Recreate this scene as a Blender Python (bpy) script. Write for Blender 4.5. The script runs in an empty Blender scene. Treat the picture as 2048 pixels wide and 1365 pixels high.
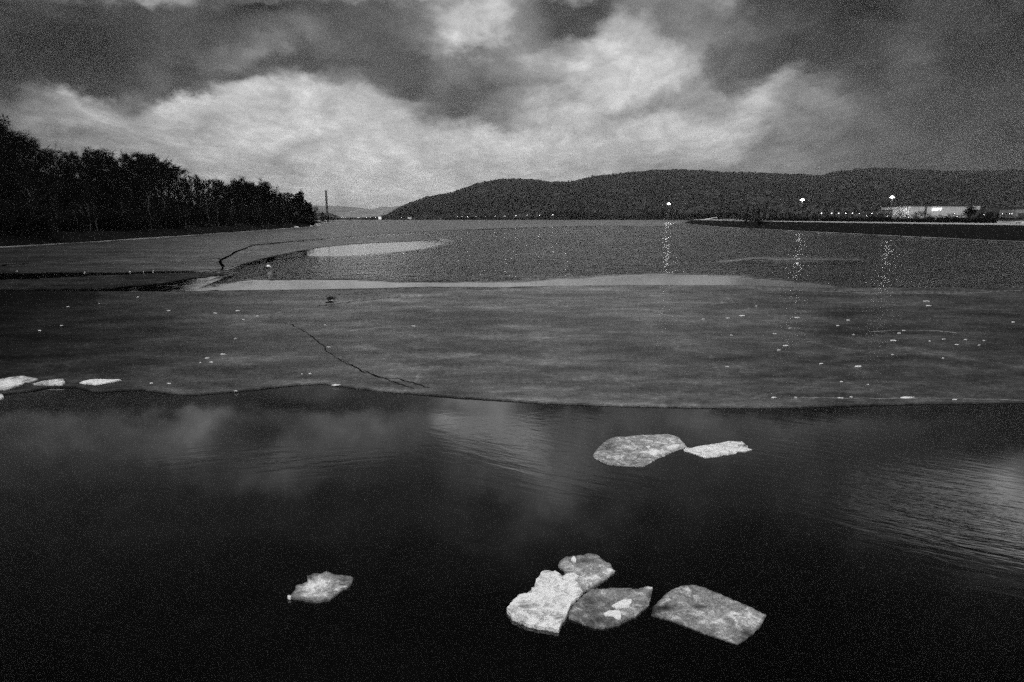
import bpy, bmesh, math, random
from mathutils import Vector, Matrix, noise as mn
from mathutils.geometry import delaunay_2d_cdt
R = math.radians
scene = bpy.context.scene
C = scene.collection

# ------------------------------------------------------------------ camera
CAM_H = 4.0
F = 1251.0                 # focal length in pixels of the 2048 px wide photograph
HOR = 437.0                # horizon row
TH = math.atan((682.5 - HOR) / F)
cd = bpy.data.cameras.new('camera'); cam = bpy.data.objects.new('camera', cd); C.objects.link(cam)
cam.location = (0, 0, CAM_H); cam.rotation_euler = (math.pi / 2 - TH, 0, 0)
cd.sensor_width = 36.0; cd.lens = F * 36.0 / 2048.0
cd.clip_start = 0.1; cd.clip_end = 60000
scene.camera = cam
cT, sT = math.cos(TH), math.sin(TH)

# ------------------------------------------------------------------ render settings
scene.render.engine = 'CYCLES'
scene.view_settings.view_transform = 'Standard'
scene.view_settings.look = 'None'
scene.view_settings.exposure = 0.5
scene.view_settings.gamma = 1.0
cy = scene.cycles
cy.use_denoising = False; cy.use_adaptive_sampling = True; cy.adaptive_threshold = .12; cy.adaptive_min_samples = 16
cy.max_bounces = 6; cy.diffuse_bounces = 2; cy.glossy_bounces = 3; cy.transmission_bounces = 2
cy.volume_bounces = 0; cy.transparent_max_bounces = 8
cy.sample_clamp_indirect = 1.5; cy.sample_clamp_direct = 8.0; cy.caustics_reflective = False; cy.caustics_refractive = False

def s2l(v):
    v = v / 255.0
    return v / 12.92 if v <= 0.04045 else ((v + 0.055) / 1.055) ** 2.4
def row_e(py):
    b = (682.5 - py) / F
    return (-sT + b * cT) / (cT + b * sT)
def col_u(px, py):
    b = (682.5 - py) / F
    return ((px - 1024.0) / F) / (cT + b * sT)
def at(px, py, z=0.0):
    """point of the level plane z seen at that pixel of the photograph"""
    e = row_e(py); y = (z - CAM_H) / e
    return Vector((col_u(px, py) * y, y, z))
def at_depth(px, py, y):
    return Vector((col_u(px, py) * y, y, CAM_H + row_e(py) * y))
def to_px(x, y, z=0.0):
    zc = z - CAM_H
    d = y * cT - zc * sT
    if d < 0.05: d = 0.05
    return 1024 + F * x / d, 682.5 - F * (y * sT + zc * cT) / d

# ------------------------------------------------------------------ world: overcast dusk sky
W = bpy.data.worlds.new('World'); scene.world = W; W.use_nodes = True
nt = W.node_tree; nt.nodes.clear()
N = nt.nodes; L = nt.links
def nd(t, **k):
    n = N.new(t)
    for a, b in k.items(): setattr(n, a, b)
    return n
def mth(op, a, b=None, c=None, clamp=False):
    n = nd('ShaderNodeMath', operation=op); n.use_clamp = clamp
    for i, v in enumerate((a, b, c)):
        if v is None: continue
        if isinstance(v, (int, float)): n.inputs[i].default_value = v
        else: L.new(v, n.inputs[i])
    return n.outputs[0]
tc = nd('ShaderNodeTexCoord')
sep = nd('ShaderNodeSeparateXYZ'); L.new(tc.outputs['Generated'], sep.inputs[0])
dx, dy, dz = sep.outputs
ay = mth('MAXIMUM', mth('ABSOLUTE', dy), 0.12)
U = mth('DIVIDE', dx, ay); E = mth('DIVIDE', mth('MAXIMUM', dz, 0.0), ay)
ue = nd('ShaderNodeCombineXYZ'); L.new(U, ue.inputs[0]); L.new(mth('MULTIPLY', E, 1.5), ue.inputs[1])
wn = nd('ShaderNodeTexNoise'); wn.inputs['Scale'].default_value = 5.5; wn.inputs['Detail'].default_value = 6; wn.inputs['Roughness'].default_value = 0.64
L.new(ue.outputs[0], wn.inputs['Vector'])
ws = nd('ShaderNodeSeparateColor'); L.new(wn.outputs['Color'], ws.inputs[0])
Uw = mth('ADD', U, mth('MULTIPLY', mth('SUBTRACT', ws.outputs[0], 0.5), 0.15))
# the warp dies away towards the horizon
wk = mth('MINIMUM', mth('MULTIPLY', E, 1.1), 0.14)
Ew = mth('ADD', E, mth('MULTIPLY', mth('SUBTRACT', ws.outputs[1], 0.5), wk))
fac = mth('ADD', mth('DIVIDE', Uw, 3.0), 0.5, clamp=True)

def fres(e, n=1.8):
    el = math.atan(e); ci = math.sin(el); si2 = 1 - ci * ci
    ct = math.sqrt(1 - si2 / n / n)
    rs = (ci - n * ct) / (ci + n * ct); rp = (n * ci - ct) / (n * ci + ct)
    return (rs * rs + rp * rp) / 2
# cloud brightness: rows of the sky by height, (column, grey) pairs along each
sky_rows = [
 (410, [(0,110),(200,130),(400,148),(600,160),(760,170),(900,165),(1024,158),(1150,150),(1300,140),(1450,125),(1600,108),(1800,85),(2048,60)]),
 (345, [(0,112),(130,128),(300,140),(450,150),(600,158),(760,165),(900,160),(1050,158),(1200,152),(1350,135),(1500,122),(1600,108),(1750,90),(1900,74),(2048,58)]),
 (300, [(0,118),(120,128),(260,142),(400,158),(520,165),(640,172),(800,172),(930,176),(1060,172),(1160,172),(1300,165),(1430,150),(1520,130),(1640,112),(1760,98),(1900,80),(2048,60)]),
 (262, [(0,115),(100,125),(220,138),(340,158),(470,170),(590,176),(700,175),(820,178),(900,150),(980,118),(1060,158),(1150,172),(1280,172),(1400,168),(1500,166),(1560,132),(1650,115),(1760,100),(1900,82),(2048,66)]),
 (225, [(0,110),(70,140),(150,158),(260,150),(370,165),(440,175),(560,180),(650,180),(730,165),(800,150),(870,110),(930,92),(1000,125),(1070,165),(1150,178),(1230,150),(1330,140),(1420,150),(1500,170),(1540,150),(1640,120),(1780,96),(1900,84),(2048,74)]),
 (195, [(0,70),(50,115),(130,160),(210,150),(290,110),(370,72),(430,100),(470,160),(560,180),(640,182),(700,160),(760,110),(800,85),(880,95),(950,92),(1010,128),(1080,158),(1160,165),(1230,178),(1300,158),(1400,135),(1480,150),(1540,165),(1600,130),(1700,112),(1800,95),(1920,84),(2048,80)]),
 (160, [(0,48),(60,60),(150,70),(230,68),(330,85),(390,75),(440,95),(500,85),(550,105),(610,165),(660,125),(740,100),(830,84),(900,110),(960,95),(1040,125),(1110,140),(1170,172),(1240,182),(1320,180),(1390,140),(1460,100),(1520,110),(1570,152),(1640,100),(1740,88),(1840,84),(1940,72),(2048,75)]),
 (125, [(0,42),(80,46),(160,52),(240,60),(310,85),(380,90),(440,105),(500,118),(545,84),(600,88),(680,85),(760,95),(830,84),(890,110),(960,112),(1020,128),(1080,148),(1150,168),(1220,178),(1290,172),(1360,160),(1430,105),(1500,88),(1580,76),(1650,70),(1720,72),(1830,90),(1930,70),(2048,62)]),
 (90, [(0,60),(60,42),(130,42),(210,46),(280,66),(350,92),(420,100),(490,112),(540,128),(590,88),(660,95),(740,95),(800,92),(850,120),(900,160),(960,168),(1010,128),(1080,120),(1150,150),(1210,168),(1270,158),(1340,158),(1400,132),(1460,100),(1530,86),(1600,70),(1680,64),(1750,76),(1840,92),(1930,66),(2048,54)]),
 (50, [(0,78),(60,62),(120,48),(200,52),(280,70),(360,88),(440,84),(520,98),(600,112),(680,96),(760,84),(840,112),(890,158),(950,176),(1000,168),(1050,120),(1120,84),(1170,82),(1230,150),(1290,160),(1350,118),(1420,124),(1480,112),(1550,84),(1620,64),(1700,52),(1770,52),(1850,84),(1930,78),(2048,52)]),
 (5, [(0,62),(80,82),(160,66),(260,72),(360,82),(440,72),(520,52),(600,78),(700,82),(780,96),(850,118),(920,140),(980,160),(1040,122),(1110,78),(1180,70),(1250,120),(1310,122),(1370,132),(1440,118),(1500,76),(1580,72),(1660,58),(1740,46),(1810,72),(1900,82),(1980,66),(2048,60)]),
]
# higher clouds, out of frame but mirrored in the near water: (mirrored row, greys of the reflection)
refl_rows = [
 (845, [(0,44),(150,48),(300,56),(400,66),(480,46),(560,44),(650,60),(750,58),(850,62),(920,98),(980,106),(1040,82),(1100,62),(1200,50),(1320,56),(1400,62),(1500,52),(1650,50),(1800,42),(1950,26),(2048,20)]),
 (890, [(0,38),(200,44),(350,52),(450,44),(520,32),(600,46),(680,58),(760,50),(850,52),(930,68),(1000,84),(1060,82),(1120,60),(1220,46),(1400,46),(1550,42),(1700,38),(1850,30),(2048,22)]),
 (940, [(0,32),(250,32),(420,40),(540,56),(620,54),(720,38),(850,36),(950,44),(1020,58),(1080,68),(1150,60),(1250,42),(1400,36),(1550,32),(1700,30),(1850,34),(1950,56),(2048,64)]),
 (1000, [(0,24),(300,24),(600,26),(850,26),(980,36),(1060,52),(1120,50),(1180,28),(1250,38),(1340,30),(1500,28),(1650,34),(1760,54),(1850,64),(1950,76),(2048,86)]),
 (1060, [(0,18),(400,20),(800,22),(980,28),(1060,38),(1130,30),(1200,34),(1300,22),(1500,18),(1700,22),(1800,42),(1900,58),(2000,70),(2048,78)]),
 (1120, [(0,14),(500,15),(900,17),(1100,22),(1300,16),(1600,12),(1850,18),(2048,36)]),
 (1200, [(0,11),(600,12),(1100,12),(1600,10),(2048,12)]),
 (1365, [(0,8),(600,11),(1100,10),(1600,8),(2048,7)]),
]
def smooth(a, b, x):
    t = max(0, min(1, (x - a) / (b - a))); return t * t * (3 - 2 * t)
rows = []
for py, st in sky_rows: rows.append((row_e(py), py, [(px, (2.1 if py > 400 else 1.5 if py > 320 else 1.30 if py > 290 else 1.10) * s2l(v) * (s2l(v) / .42) ** .48 * (1 - .22 * smooth(1500, 2048, px) - .12 * smooth(400, 0, px))) for px, v in st]))
for py, st in refl_rows:
    e = -row_e(py)
    rows.append((e, py, [(px, min(2.2, 1.2 * max(0.0, s2l(v) - 0.0024) * (max(.02, s2l(v)) / .045) ** .25 / fres(e))) for px, v in st]))
def make_ramp(py, st):
    r = nd('ShaderNodeValToRGB'); cr = r.color_ramp; cr.interpolation = 'B_SPLINE' if len(st) > 99 else 'EASE'
    L.new(fac, r.inputs[0])
    st = sorted(st)[:32]
    while len(cr.elements) > 1: cr.elements.remove(cr.elements[-1])
    for i, (px, v) in enumerate(st):
        pos = col_u(px, py) / 3.0 + 0.5
        if i == 0: el = cr.elements[0]; el.position = pos
        else: el = cr.elements.new(pos)
        el.color = (v, v, v, 1)
    return r.outputs[0]
val = make_ramp(rows[0][1], rows[0][2]); pe = rows[0][0]
for e, py, st in rows[1:]:
    mr = nd('ShaderNodeMapRange'); mr.interpolation_type = 'SMOOTHSTEP' if e - pe < 0.06 else 'LINEAR'
    L.new(Ew, mr.inputs['Value']); mr.inputs['From Min'].default_value = pe; mr.inputs['From Max'].default_value = e
    mx = nd('ShaderNodeMix', data_type='FLOAT'); L.new(mr.outputs[0], mx.inputs[0]); L.new(val, mx.inputs[2]); L.new(make_ramp(py, st), mx.inputs[3])
    val = mx.outputs[0]; pe = e
# unseen sky overhead and behind, brightened to light the floes and haze
up = nd('ShaderNodeMapRange'); up.interpolation_type = 'SMOOTHSTEP'; L.new(E, up.inputs['Value'])
up.inputs['From Min'].default_value = 0.95; up.inputs['From Max'].default_value = 1.7; up.inputs['To Max'].default_value = 1.0
bk = nd('ShaderNodeMapRange'); bk.interpolation_type = 'SMOOTHSTEP'; L.new(dy, bk.inputs['Value'])
bk.inputs['From Min'].default_value = 0.05; bk.inputs['From Max'].default_value = -0.25; bk.inputs['To Max'].default_value = 1.0
ub = mth('MAXIMUM', up.outputs[0], bk.outputs[0])
mx = nd('ShaderNodeMix', data_type='FLOAT'); L.new(ub, mx.inputs[0]); L.new(val, mx.inputs[2]); mx.inputs[3].default_value = 0.60
val = mx.outputs[0]
# cloud texture on the cloud base (drawn out by distance)
pz = mth('ADD', mth('MAXIMUM', dz, 0.0), 0.10)
cp = nd('ShaderNodeCombineXYZ'); L.new(mth('DIVIDE', dx, pz), cp.inputs[0]); L.new(mth('DIVIDE', dy, pz), cp.inputs[1])
mp = nd('ShaderNodeMapping'); L.new(cp.outputs[0], mp.inputs[0]); mp.inputs['Rotation'].default_value = (0, 0, R(-35)); mp.inputs['Scale'].default_value = (1.0, 0.45, 1)
n1 = nd('ShaderNodeTexNoise'); L.new(mp.outputs[0], n1.inputs['Vector']); n1.inputs['Scale'].default_value = 2.6; n1.inputs['Detail'].default_value = 10; n1.inputs['Roughness'].default_value = 0.66; n1.inputs['Distortion'].default_value = 0.3
mod = mth('POWER', 2.0, mth('MULTIPLY', mth('SUBTRACT', n1.outputs[0], 0.5), 1.8))
val = mth('SMOOTH_MIN', mth('MULTIPLY', val, mod), mth('ADD', mth('MULTIPLY_ADD', mth('MAXIMUM', mth('SUBTRACT', 0.07, E), 0.0), 7.0, 0.46), mth('MULTIPLY', mth('MAXIMUM', mth('SUBTRACT', E, 0.36), 0.0), 12.0)), 0.15)
n5 = nd('ShaderNodeTexNoise'); L.new(mp.outputs[0], n5.inputs['Vector']); n5.inputs['Scale'].default_value = 5.5; n5.inputs['Detail'].default_value = 8; n5.inputs['Roughness'].default_value = 0.7; n5.inputs['Distortion'].default_value = 0.6
n6 = nd('ShaderNodeTexNoise'); L.new(ue.outputs[0], n6.inputs['Vector']); n6.inputs['Scale'].default_value = 8.0; n6.inputs['Detail'].default_value = 7; n6.inputs['Roughness'].default_value = 0.6; n6.inputs['Distortion'].default_value = 0.8
val = mth('MULTIPLY', val, mth('POWER', 2.0, mth('ADD', mth('MULTIPLY', mth('SUBTRACT', n5.outputs[0], 0.5), 1.7), mth('MULTIPLY', mth('SUBTRACT', n6.outputs[0], 0.5), 2.4))))
# a little of the clear dusk sky above the overcast, in black and white
SUN_EL, SUN_AZ = R(42), R(205)
st_ = nd('ShaderNodeTexSky', sky_type='NISHITA'); st_.sun_disc = False; st_.sun_elevation = SUN_EL; st_.sun_rotation = SUN_AZ
bw = nd('ShaderNodeRGBToBW'); L.new(st_.outputs[0], bw.inputs[0])
val = mth('ADD', mth('MULTIPLY', val, 1.0), mth('MULTIPLY', bw.outputs[0], 0.0008))
bg = nd('ShaderNodeBackground'); L.new(val, bg.inputs[0]); bg.inputs[1].default_value = 1.0
wo = nd('ShaderNodeOutputWorld'); L.new(bg.outputs[0], wo.inputs[0])

sd = bpy.data.lights.new('sun', 'SUN'); sd.energy = 0.55; sd.angle = R(40); sd.color = (1, 1, 1)
so = bpy.data.objects.new('sun', sd); C.objects.link(so)
sv = Vector((math.sin(SUN_AZ) * math.cos(SUN_EL), math.cos(SUN_AZ) * math.cos(SUN_EL), math.sin(SUN_EL)))
so.rotation_euler = sv.to_track_quat('Z', 'Y').to_euler()

# ------------------------------------------------------------------ helpers
def tag(o, label=None, cat=None, group=None, kind=None):
    if label: o['label'] = label
    if cat: o['category'] = cat
    if group: o['group'] = group
    if kind: o['kind'] = kind
    return o
def empty(name, loc, rz=0.0):
    o = bpy.data.objects.new(name, None); C.objects.link(o); o.location = loc; o.rotation_euler = (0, 0, rz); o.empty_display_size = 0.5
    return o
def mesh_obj(name, verts, faces, mat, parent=None, smooth=False):
    me = bpy.data.meshes.new(name); me.from_pydata([tuple(v) for v in verts], [], faces); me.update()
    if mat: me.materials.append(mat)
    if smooth: me.shade_smooth()
    o = bpy.data.objects.new(name, me); C.objects.link(o)
    if parent: o.parent = parent
    return o
def copy_tree(o, parent=None):
    c = o.copy(); C.objects.link(c); c.parent = parent
    for ch in list(o.children): copy_tree(ch, c)
    return c
class MB:
    def __init__(s): s.v = []; s.f = []
    def box(s, c, d, rz=0.0):
        i = len(s.v); ca, sa = math.cos(rz), math.sin(rz)
        for k in range(8):
            x = (k & 1) - .5; y = ((k >> 1) & 1) - .5; z = ((k >> 2) & 1) - .5
            x *= d[0]; y *= d[1]; z *= d[2]
            s.v.append((c[0] + x * ca - y * sa, c[1] + x * sa + y * ca, c[2] + z))
        s.f += [tuple(i + q for q in f) for f in ((0,2,3,1),(4,5,7,6),(0,1,5,4),(2,6,7,3),(0,4,6,2),(1,3,7,5))]
        return s
    def tube(s, pts, rad, n=6, cap=True):
        i0 = len(s.v); pts = [Vector(p) for p in pts]
        if isinstance(rad, (int, float)): rad = [rad] * len(pts)
        for k, p in enumerate(pts):
            a = pts[max(0, k - 1)]; b = pts[min(len(pts) - 1, k + 1)]
            t = (b - a).normalized(); q = Vector((0, 0, 1)) if abs(t.z) < .9 else Vector((1, 0, 0))
            u = t.cross(q).normalized(); w = t.cross(u)
            for j in range(n):
                an = 2 * math.pi * j / n
                s.v.append(tuple(p + (u * math.cos(an) + w * math.sin(an)) * rad[k]))
        for k in range(len(pts) - 1):
            for j in range(n):
                a = i0 + k * n + j; b = i0 + k * n + (j + 1) % n
                s.f.append((a, b, b + n, a + n))
        if cap:
            s.f.append(tuple(i0 + j for j in range(n))[::-1]); s.f.append(tuple(i0 + (len(pts) - 1) * n + j for j in range(n)))
        return s
    def build(s, name, mat, parent=None, smooth=False): return mesh_obj(name, s.v, s.f, mat, parent, smooth)

def new_mat(name):
    m = bpy.data.materials.new(name); m.use_nodes = True
    p = m.node_tree.nodes['Principled BSDF']; return m, m.node_tree, p
def mat(name, lo, hi=None, scale=3.0, rough=0.8, spec=0.2, bump=0.0, detail=5, stretch=(1, 1, 1)):
    m, t, p = new_mat(name); hi = lo if hi is None else hi
    co = t.nodes.new('ShaderNodeTexCoord'); mpn = t.nodes.new('ShaderNodeMapping'); mpn.inputs['Scale'].default_value = stretch
    n = t.nodes.new('ShaderNodeTexNoise'); n.inputs['Scale'].default_value = scale; n.inputs['Detail'].default_value = detail
    t.links.new(co.outputs['Object'], mpn.inputs[0]); t.links.new(mpn.outputs[0], n.inputs['Vector'])
    mr = t.nodes.new('ShaderNodeMapRange'); mr.inputs['From Min'].default_value = .3; mr.inputs['From Max'].default_value = .7
    mr.inputs['To Min'].default_value = lo; mr.inputs['To Max'].default_value = hi
    t.links.new(n.outputs[0], mr.inputs[0]); t.links.new(mr.outputs[0], p.inputs['Base Color'])
    p.inputs['Roughness'].default_value = rough; p.inputs['Specular IOR Level'].default_value = spec
    if bump:
        b = t.nodes.new('ShaderNodeBump'); b.inputs['Strength'].default_value = bump; b.inputs['Distance'].default_value = .1
        t.links.new(n.outputs[0], b.inputs['Height']); t.links.new(b.outputs[0], p.inputs['Normal'])
    return m
def mat_emit(name, strength):
    m, t, p = new_mat(name); p.inputs['Base Color'].default_value = (.8, .8, .8, 1)
    p.inputs['Emission Color'].default_value = (1, 1, 1, 1); p.inputs['Emission Strength'].default_value = strength
    return m
def interp(x, pts):
    if x <= pts[0][0]: return pts[0][1]
    for (a, va), (b, vb) in zip(pts, pts[1:]):
        if x <= b: return va + (vb - va) * (x - a) / (b - a)
    return pts[-1][1]
def inside(p, poly):
    x, y = p; c = False; j = len(poly) - 1
    for i in range(len(poly)):
        xi, yi = poly[i]; xj, yj = poly[j]
        if (yi > y) != (yj > y) and x < (xj - xi) * (y - yi) / (yj - yi) + xi: c = not c
        j = i
    return c
def seg_d(p, poly, closed=True):
    best = 1e9; n = len(poly)
    for i in range(n if closed else n - 1):
        ax, ay_ = poly[i]; bx, by = poly[(i + 1) % n]
        vx, vy = bx - ax, by - ay_; l2 = vx * vx + vy * vy
        t = 0 if l2 == 0 else max(0, min(1, ((p[0] - ax) * vx + (p[1] - ay_) * vy) / l2))
        d = math.hypot(p[0] - ax - t * vx, p[1] - ay_ - t * vy)
        if d < best: best = d
    return best
def smooth(a, b, x):
    t = max(0, min(1, (x - a) / (b - a))); return t * t * (3 - 2 * t)

# ------------------------------------------------------------------ water
def make_water_mat():
    m, t, p = new_mat('lake_water'); n = t.nodes; l = t.links
    p.inputs['Base Color'].default_value = (.001, .001, .001, 1); p.inputs['Roughness'].default_value = .03
    p.inputs['IOR'].default_value = 1.8
    co = n.new('ShaderNodeTexCoord'); at_ = n.new('ShaderNodeAttribute'); at_.attribute_name = 'ripple'
    sp = n.new('ShaderNodeSeparateColor'); l.new(at_.outputs['Color'], sp.inputs[0])
    def layer(scale, stretch, rot, det):
        mp_ = n.new('ShaderNodeMapping'); mp_.vector_type = 'TEXTURE'; mp_.inputs['Scale'].default_value = [1 / q for q in stretch]; mp_.inputs['Rotation'].default_value = (0, 0, rot)
        tx = n.new('ShaderNodeTexNoise'); tx.inputs['Scale'].default_value = scale; tx.inputs['Detail'].default_value = det; tx.inputs['Distortion'].default_value = .4
        l.new(co.outputs['Object'], mp_.inputs[0]); l.new(mp_.outputs[0], tx.inputs['Vector']); return tx.outputs[0]
    def mul(a, b):
        q = n.new('ShaderNodeMath'); q.operation = 'MULTIPLY'; l.new(a, q.inputs[0])
        if isinstance(b, float): q.inputs[1].default_value = b
        else: l.new(b, q.inputs[1])
        return q.outputs[0]
    def add(a, b):
        q = n.new('ShaderNodeMath'); q.operation = 'ADD'; l.new(a, q.inputs[0]); l.new(b, q.inputs[1]); return q.outputs[0]
    wind = add(add(mul(layer(.5, (1, 1.6, 1), .1, 2), .22), mul(layer(1.3, (1, 1.5, 1), .25, 2), .24)), mul(layer(3.2, (1, 1.4, 1), -.2, 2), .03))
    near = add(mul(layer(2.8, (.45, 2.0, 1), -.5, 3), .0055), mul(layer(9.0, (.5, 2.2, 1), -.45, 2), .0016)); near2 = add(mul(layer(3.2, (.4, 2.0, 1), .22, 3), .005), mul(layer(9.0, (.5, 2.2, 1), .2, 2), .0012))
    rg = n.new('ShaderNodeMath'); rg.operation = 'MULTIPLY_ADD'; l.new(sp.outputs[0], rg.inputs[0]); rg.inputs[1].default_value = .08; rg.inputs[2].default_value = .03; l.new(rg.outputs[0], p.inputs['Roughness'])
    h = add(mul(wind, sp.outputs[0]), add(mul(near, sp.outputs[1]), mul(near2, sp.outputs[2])))
    b = n.new('ShaderNodeBump'); b.inputs['Strength'].default_value = 1; b.inputs['Distance'].default_value = 1.0
    l.new(h, b.inputs['Height']); l.new(b.outputs[0], p.inputs['Normal'])
    return m
ICE_FAR_EDGE = [(-700,560),(-300,549),(0,546),(60,547),(150,545),(230,546),(300,543),(380,542),(430,540),(445,538),(438,528),(441,520),(462,510),(470,504),(488,498),(503,491),(508,489),(560,485),(640,478),(740,470),(790,467),(850,463),(950,459),(1050,455),(1150,452),(1240,451.5),(1290,453.5),(1330,452),(1375,446.5),(1380,446)]
ICE_NEAR_FAR = [(-700,584),(-200,583),(0,583),(200,584),(330,585),(420,583),(470,582),(540,581),(640,580),(740,578),(850,575),(920,575),(1000,576),(1100,573),(1200,572),(1350,571.5),(1480,572),(1560,574),(1640,577),(1750,577),(1900,577.5),(2048,577),(2500,576),(3200,578)]
ICE_NEAR_NEAR = [(-900,830),(-400,806),(-60,793),(10,789),(60,783),(100,776),(150,775),(190,785),(235,782),(285,780),(330,787),(385,791),(430,787),(480,783),(560,774),(610,770),(645,768),(690,774),(760,783),(850,790),(920,796),(1000,801),(1100,808),(1250,813),(1400,816),(1550,816.5),(1700,812),(1850,808),(1950,807.5),(2048,806),(2600,800),(3300,796)]
TONGUE = [(-300,562),(0,561),(100,558),(200,552),(300,548.5),(380,546.5),(430,546),(455,549),(420,553),(380,558),(330,566),(280,573),(200,578),(100,580),(0,581),(-300,582)]
ICE_TWO = [(447,539),(444,528),(447,521),(465,512),(476,505),(492,499),(508,492.5),(560,488),(640,481),(740,474),(790,472),(840,471),(868,475),(880,479),(830,483),(760,486),(700,489),(650,494),(600,502),(560,510),(520,519),(480,530),(460,536)]
CALM = [ [(430,588),(425,576),(450,569),(520,561),(640,561),(760,563),(880,567),(1000,566),(1090,562),(1200,555),(1330,550),(1450,552),(1560,562),(1660,572),(1700,582)],
         [(455,540),(520,525),(600,514),(700,511),(780,505),(860,496),(900,486),(880,478),(640,484),(500,500)],
         [(-400,548),(0,546),(430,541),(450,552),(425,566),(400,588),(0,588),(-400,588)],
         [(1440,524),(1520,519),(1620,518),(1720,522),(1700,525),(1560,527)] ]
def ripple(x, y):
    px, py = to_px(x, y)
    w = nr = n2 = 0.0
    if y > 1 and 440 < py < 600:
        jx, jy = px + 9 * mn.noise(Vector((px * .02, py * .2, 0))), py + 2.5 * mn.noise(Vector((px * .015, py * .1, 3)))
        w = 1.0
        for poly in CALM:
            if py < 500 and False: continue
            d = seg_d((jx * .25, jy), [(a * .25, b) for a, b in poly])
            if inside((jx, jy), poly): w = min(w, .02)
            else: w = min(w, max(.02, smooth(0, 7, d)))
        if py < 475: w *= .55 + .45 * (mn.noise(Vector((px * .004, py * .35, 7))) > -.05)
        w *= .8 + .35 * smooth(1300, 600, px) + .5 * mn.noise(Vector((px * .006, py * .12, 1)))
    if py > 760:
        nr = n2 = .03
        for cx, cyy, rx, ry, s in ((560,920,200,22,-1.1),(1020,850,120,30,-.5),(1060,900,200,60,.8),(1900,1030,300,90,1.8),(1180,960,120,40,.6)):
            q = math.exp(-1.2 * (((px - cx) / rx) ** 2 + ((py - cyy - (.28 * (px - cx) if cx == 1900 else 0)) / ry) ** 2))
            if s > 0: nr += s * q
            else: n2 -= s * q
    return w, nr, n2
def build_water():
    ys = [-30, -12, 0, 2]
    py = 1420.0
    while py > 441:
        y = at(1024, py).y
        if y > ys[-1] + .05: ys.append(y)
        py -= 6.0 if py > 600 else (2.5 if py > 480 else 1.5)
    ys += [1400, 2000, 3500, 6000, 12000]
    ns = 300; verts = []; cols = []
    for y in ys:
        for i in range(ns + 1):
            s = (i / ns - .5) * 2; s = s * (.95 + .9 * s * s * abs(s))
            x = s * (y + 45); verts.append((x, y, 0)); w, r, r2 = ripple(x, y); cols.append((w, r, r2, 1))
    faces = [(a * (ns + 1) + i, a * (ns + 1) + i + 1, (a + 1) * (ns + 1) + i + 1, (a + 1) * (ns + 1) + i) for a in range(len(ys) - 1) for i in range(ns)]
    o = mesh_obj('water', verts, faces, make_water_mat()); ca = o.data.color_attributes.new('ripple', 'FLOAT_COLOR', 'POINT')
    for i, c in enumerate(cols): ca.data[i].color = c
    tag(o, 'dark open lake water, smooth in front and wind-rippled in the middle distance', kind='structure')
build_water()

# ------------------------------------------------------------------ ice sheets
def densify(poly, step, jit, seed=0, closed=True, vflat=False):
    rnd = random.Random(seed); out = []; n = len(poly)
    for i in range(n if closed else n - 1):
        a, b = Vector(poly[i]), Vector(poly[(i + 1) % n]); k = max(1, int((b - a).length / step))
        for j in range(k):
            p = a.lerp(b, j / k)
            if j: p = p + Vector((rnd.uniform(-jit, jit), rnd.uniform(-jit, jit) * (max(.12, min(1, (p.y - 440) / 700)) if vflat else 1)))
            out.append((p.x, p.y))
    if not closed: out.append(tuple(poly[-1]))
    return out
def slab(name, outline, grid, mt, top, bottom, frost, parent=None, hfun=None, pixel_space=True):
    """closed slab from an outline traced on the water plane; grid = inner points; frost(px,py) -> vertex value"""
    pts = list(outline)
    n0 = len(pts); pts += [g for g in grid if inside(g, outline)]
    wp = [at(a, b, 0).xy for a, b in pts]
    # triangulate in the traced plane so that far thin parts stay well formed
    vs, es, fs, ov, oe, of = delaunay_2d_cdt([Vector(p) for p in pts], [(i, (i + 1) % n0) for i in range(n0)], [], 1, 1e-5)
    verts = []; cols = []
    for v in vs:
        w = at(v.x, v.y, 0); h = hfun(w.x, w.y) if hfun else 0.0
        verts.append((w.x, w.y, top + h)); f = frost(v.x, v.y); cols.append((f[0], f[1], f[2], 1) if isinstance(f, tuple) else (f, 0, 0, 1))
    faces = []
    for f in fs:
        c = sum((Vector(vs[i]) for i in f), Vector((0, 0))) / len(f)
        if inside((c.x, c.y), outline):
            a, b, c3 = [Vector(verts[i]) for i in f[:3]]
            faces.append(tuple(f) if (b - a).cross(c3 - a).z > 0 else tuple(f)[::-1])
    # boundary skirt
    cnt = {}
    for f in faces:
        for i in range(len(f)):
            cnt[(f[i], f[(i + 1) % len(f)])] = 1
    bd = [e for e in cnt if (e[1], e[0]) not in cnt]
    mp_ = {}
    for a, b in bd:
        for q in (a, b):
            if q not in mp_:
                mp_[q] = len(verts); x, y, z = verts[q]; verts.append((x, y, bottom)); cols.append(cols[q])
    for a, b in bd: faces.append((b, a, mp_[a], mp_[b]))
    o = mesh_obj(name, verts, faces, mt, parent)
    ca = o.data.color_attributes.new('frost', 'FLOAT_COLOR', 'POINT')
    for i, c in enumerate(cols): ca.data[i].color = c
    return o
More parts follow.
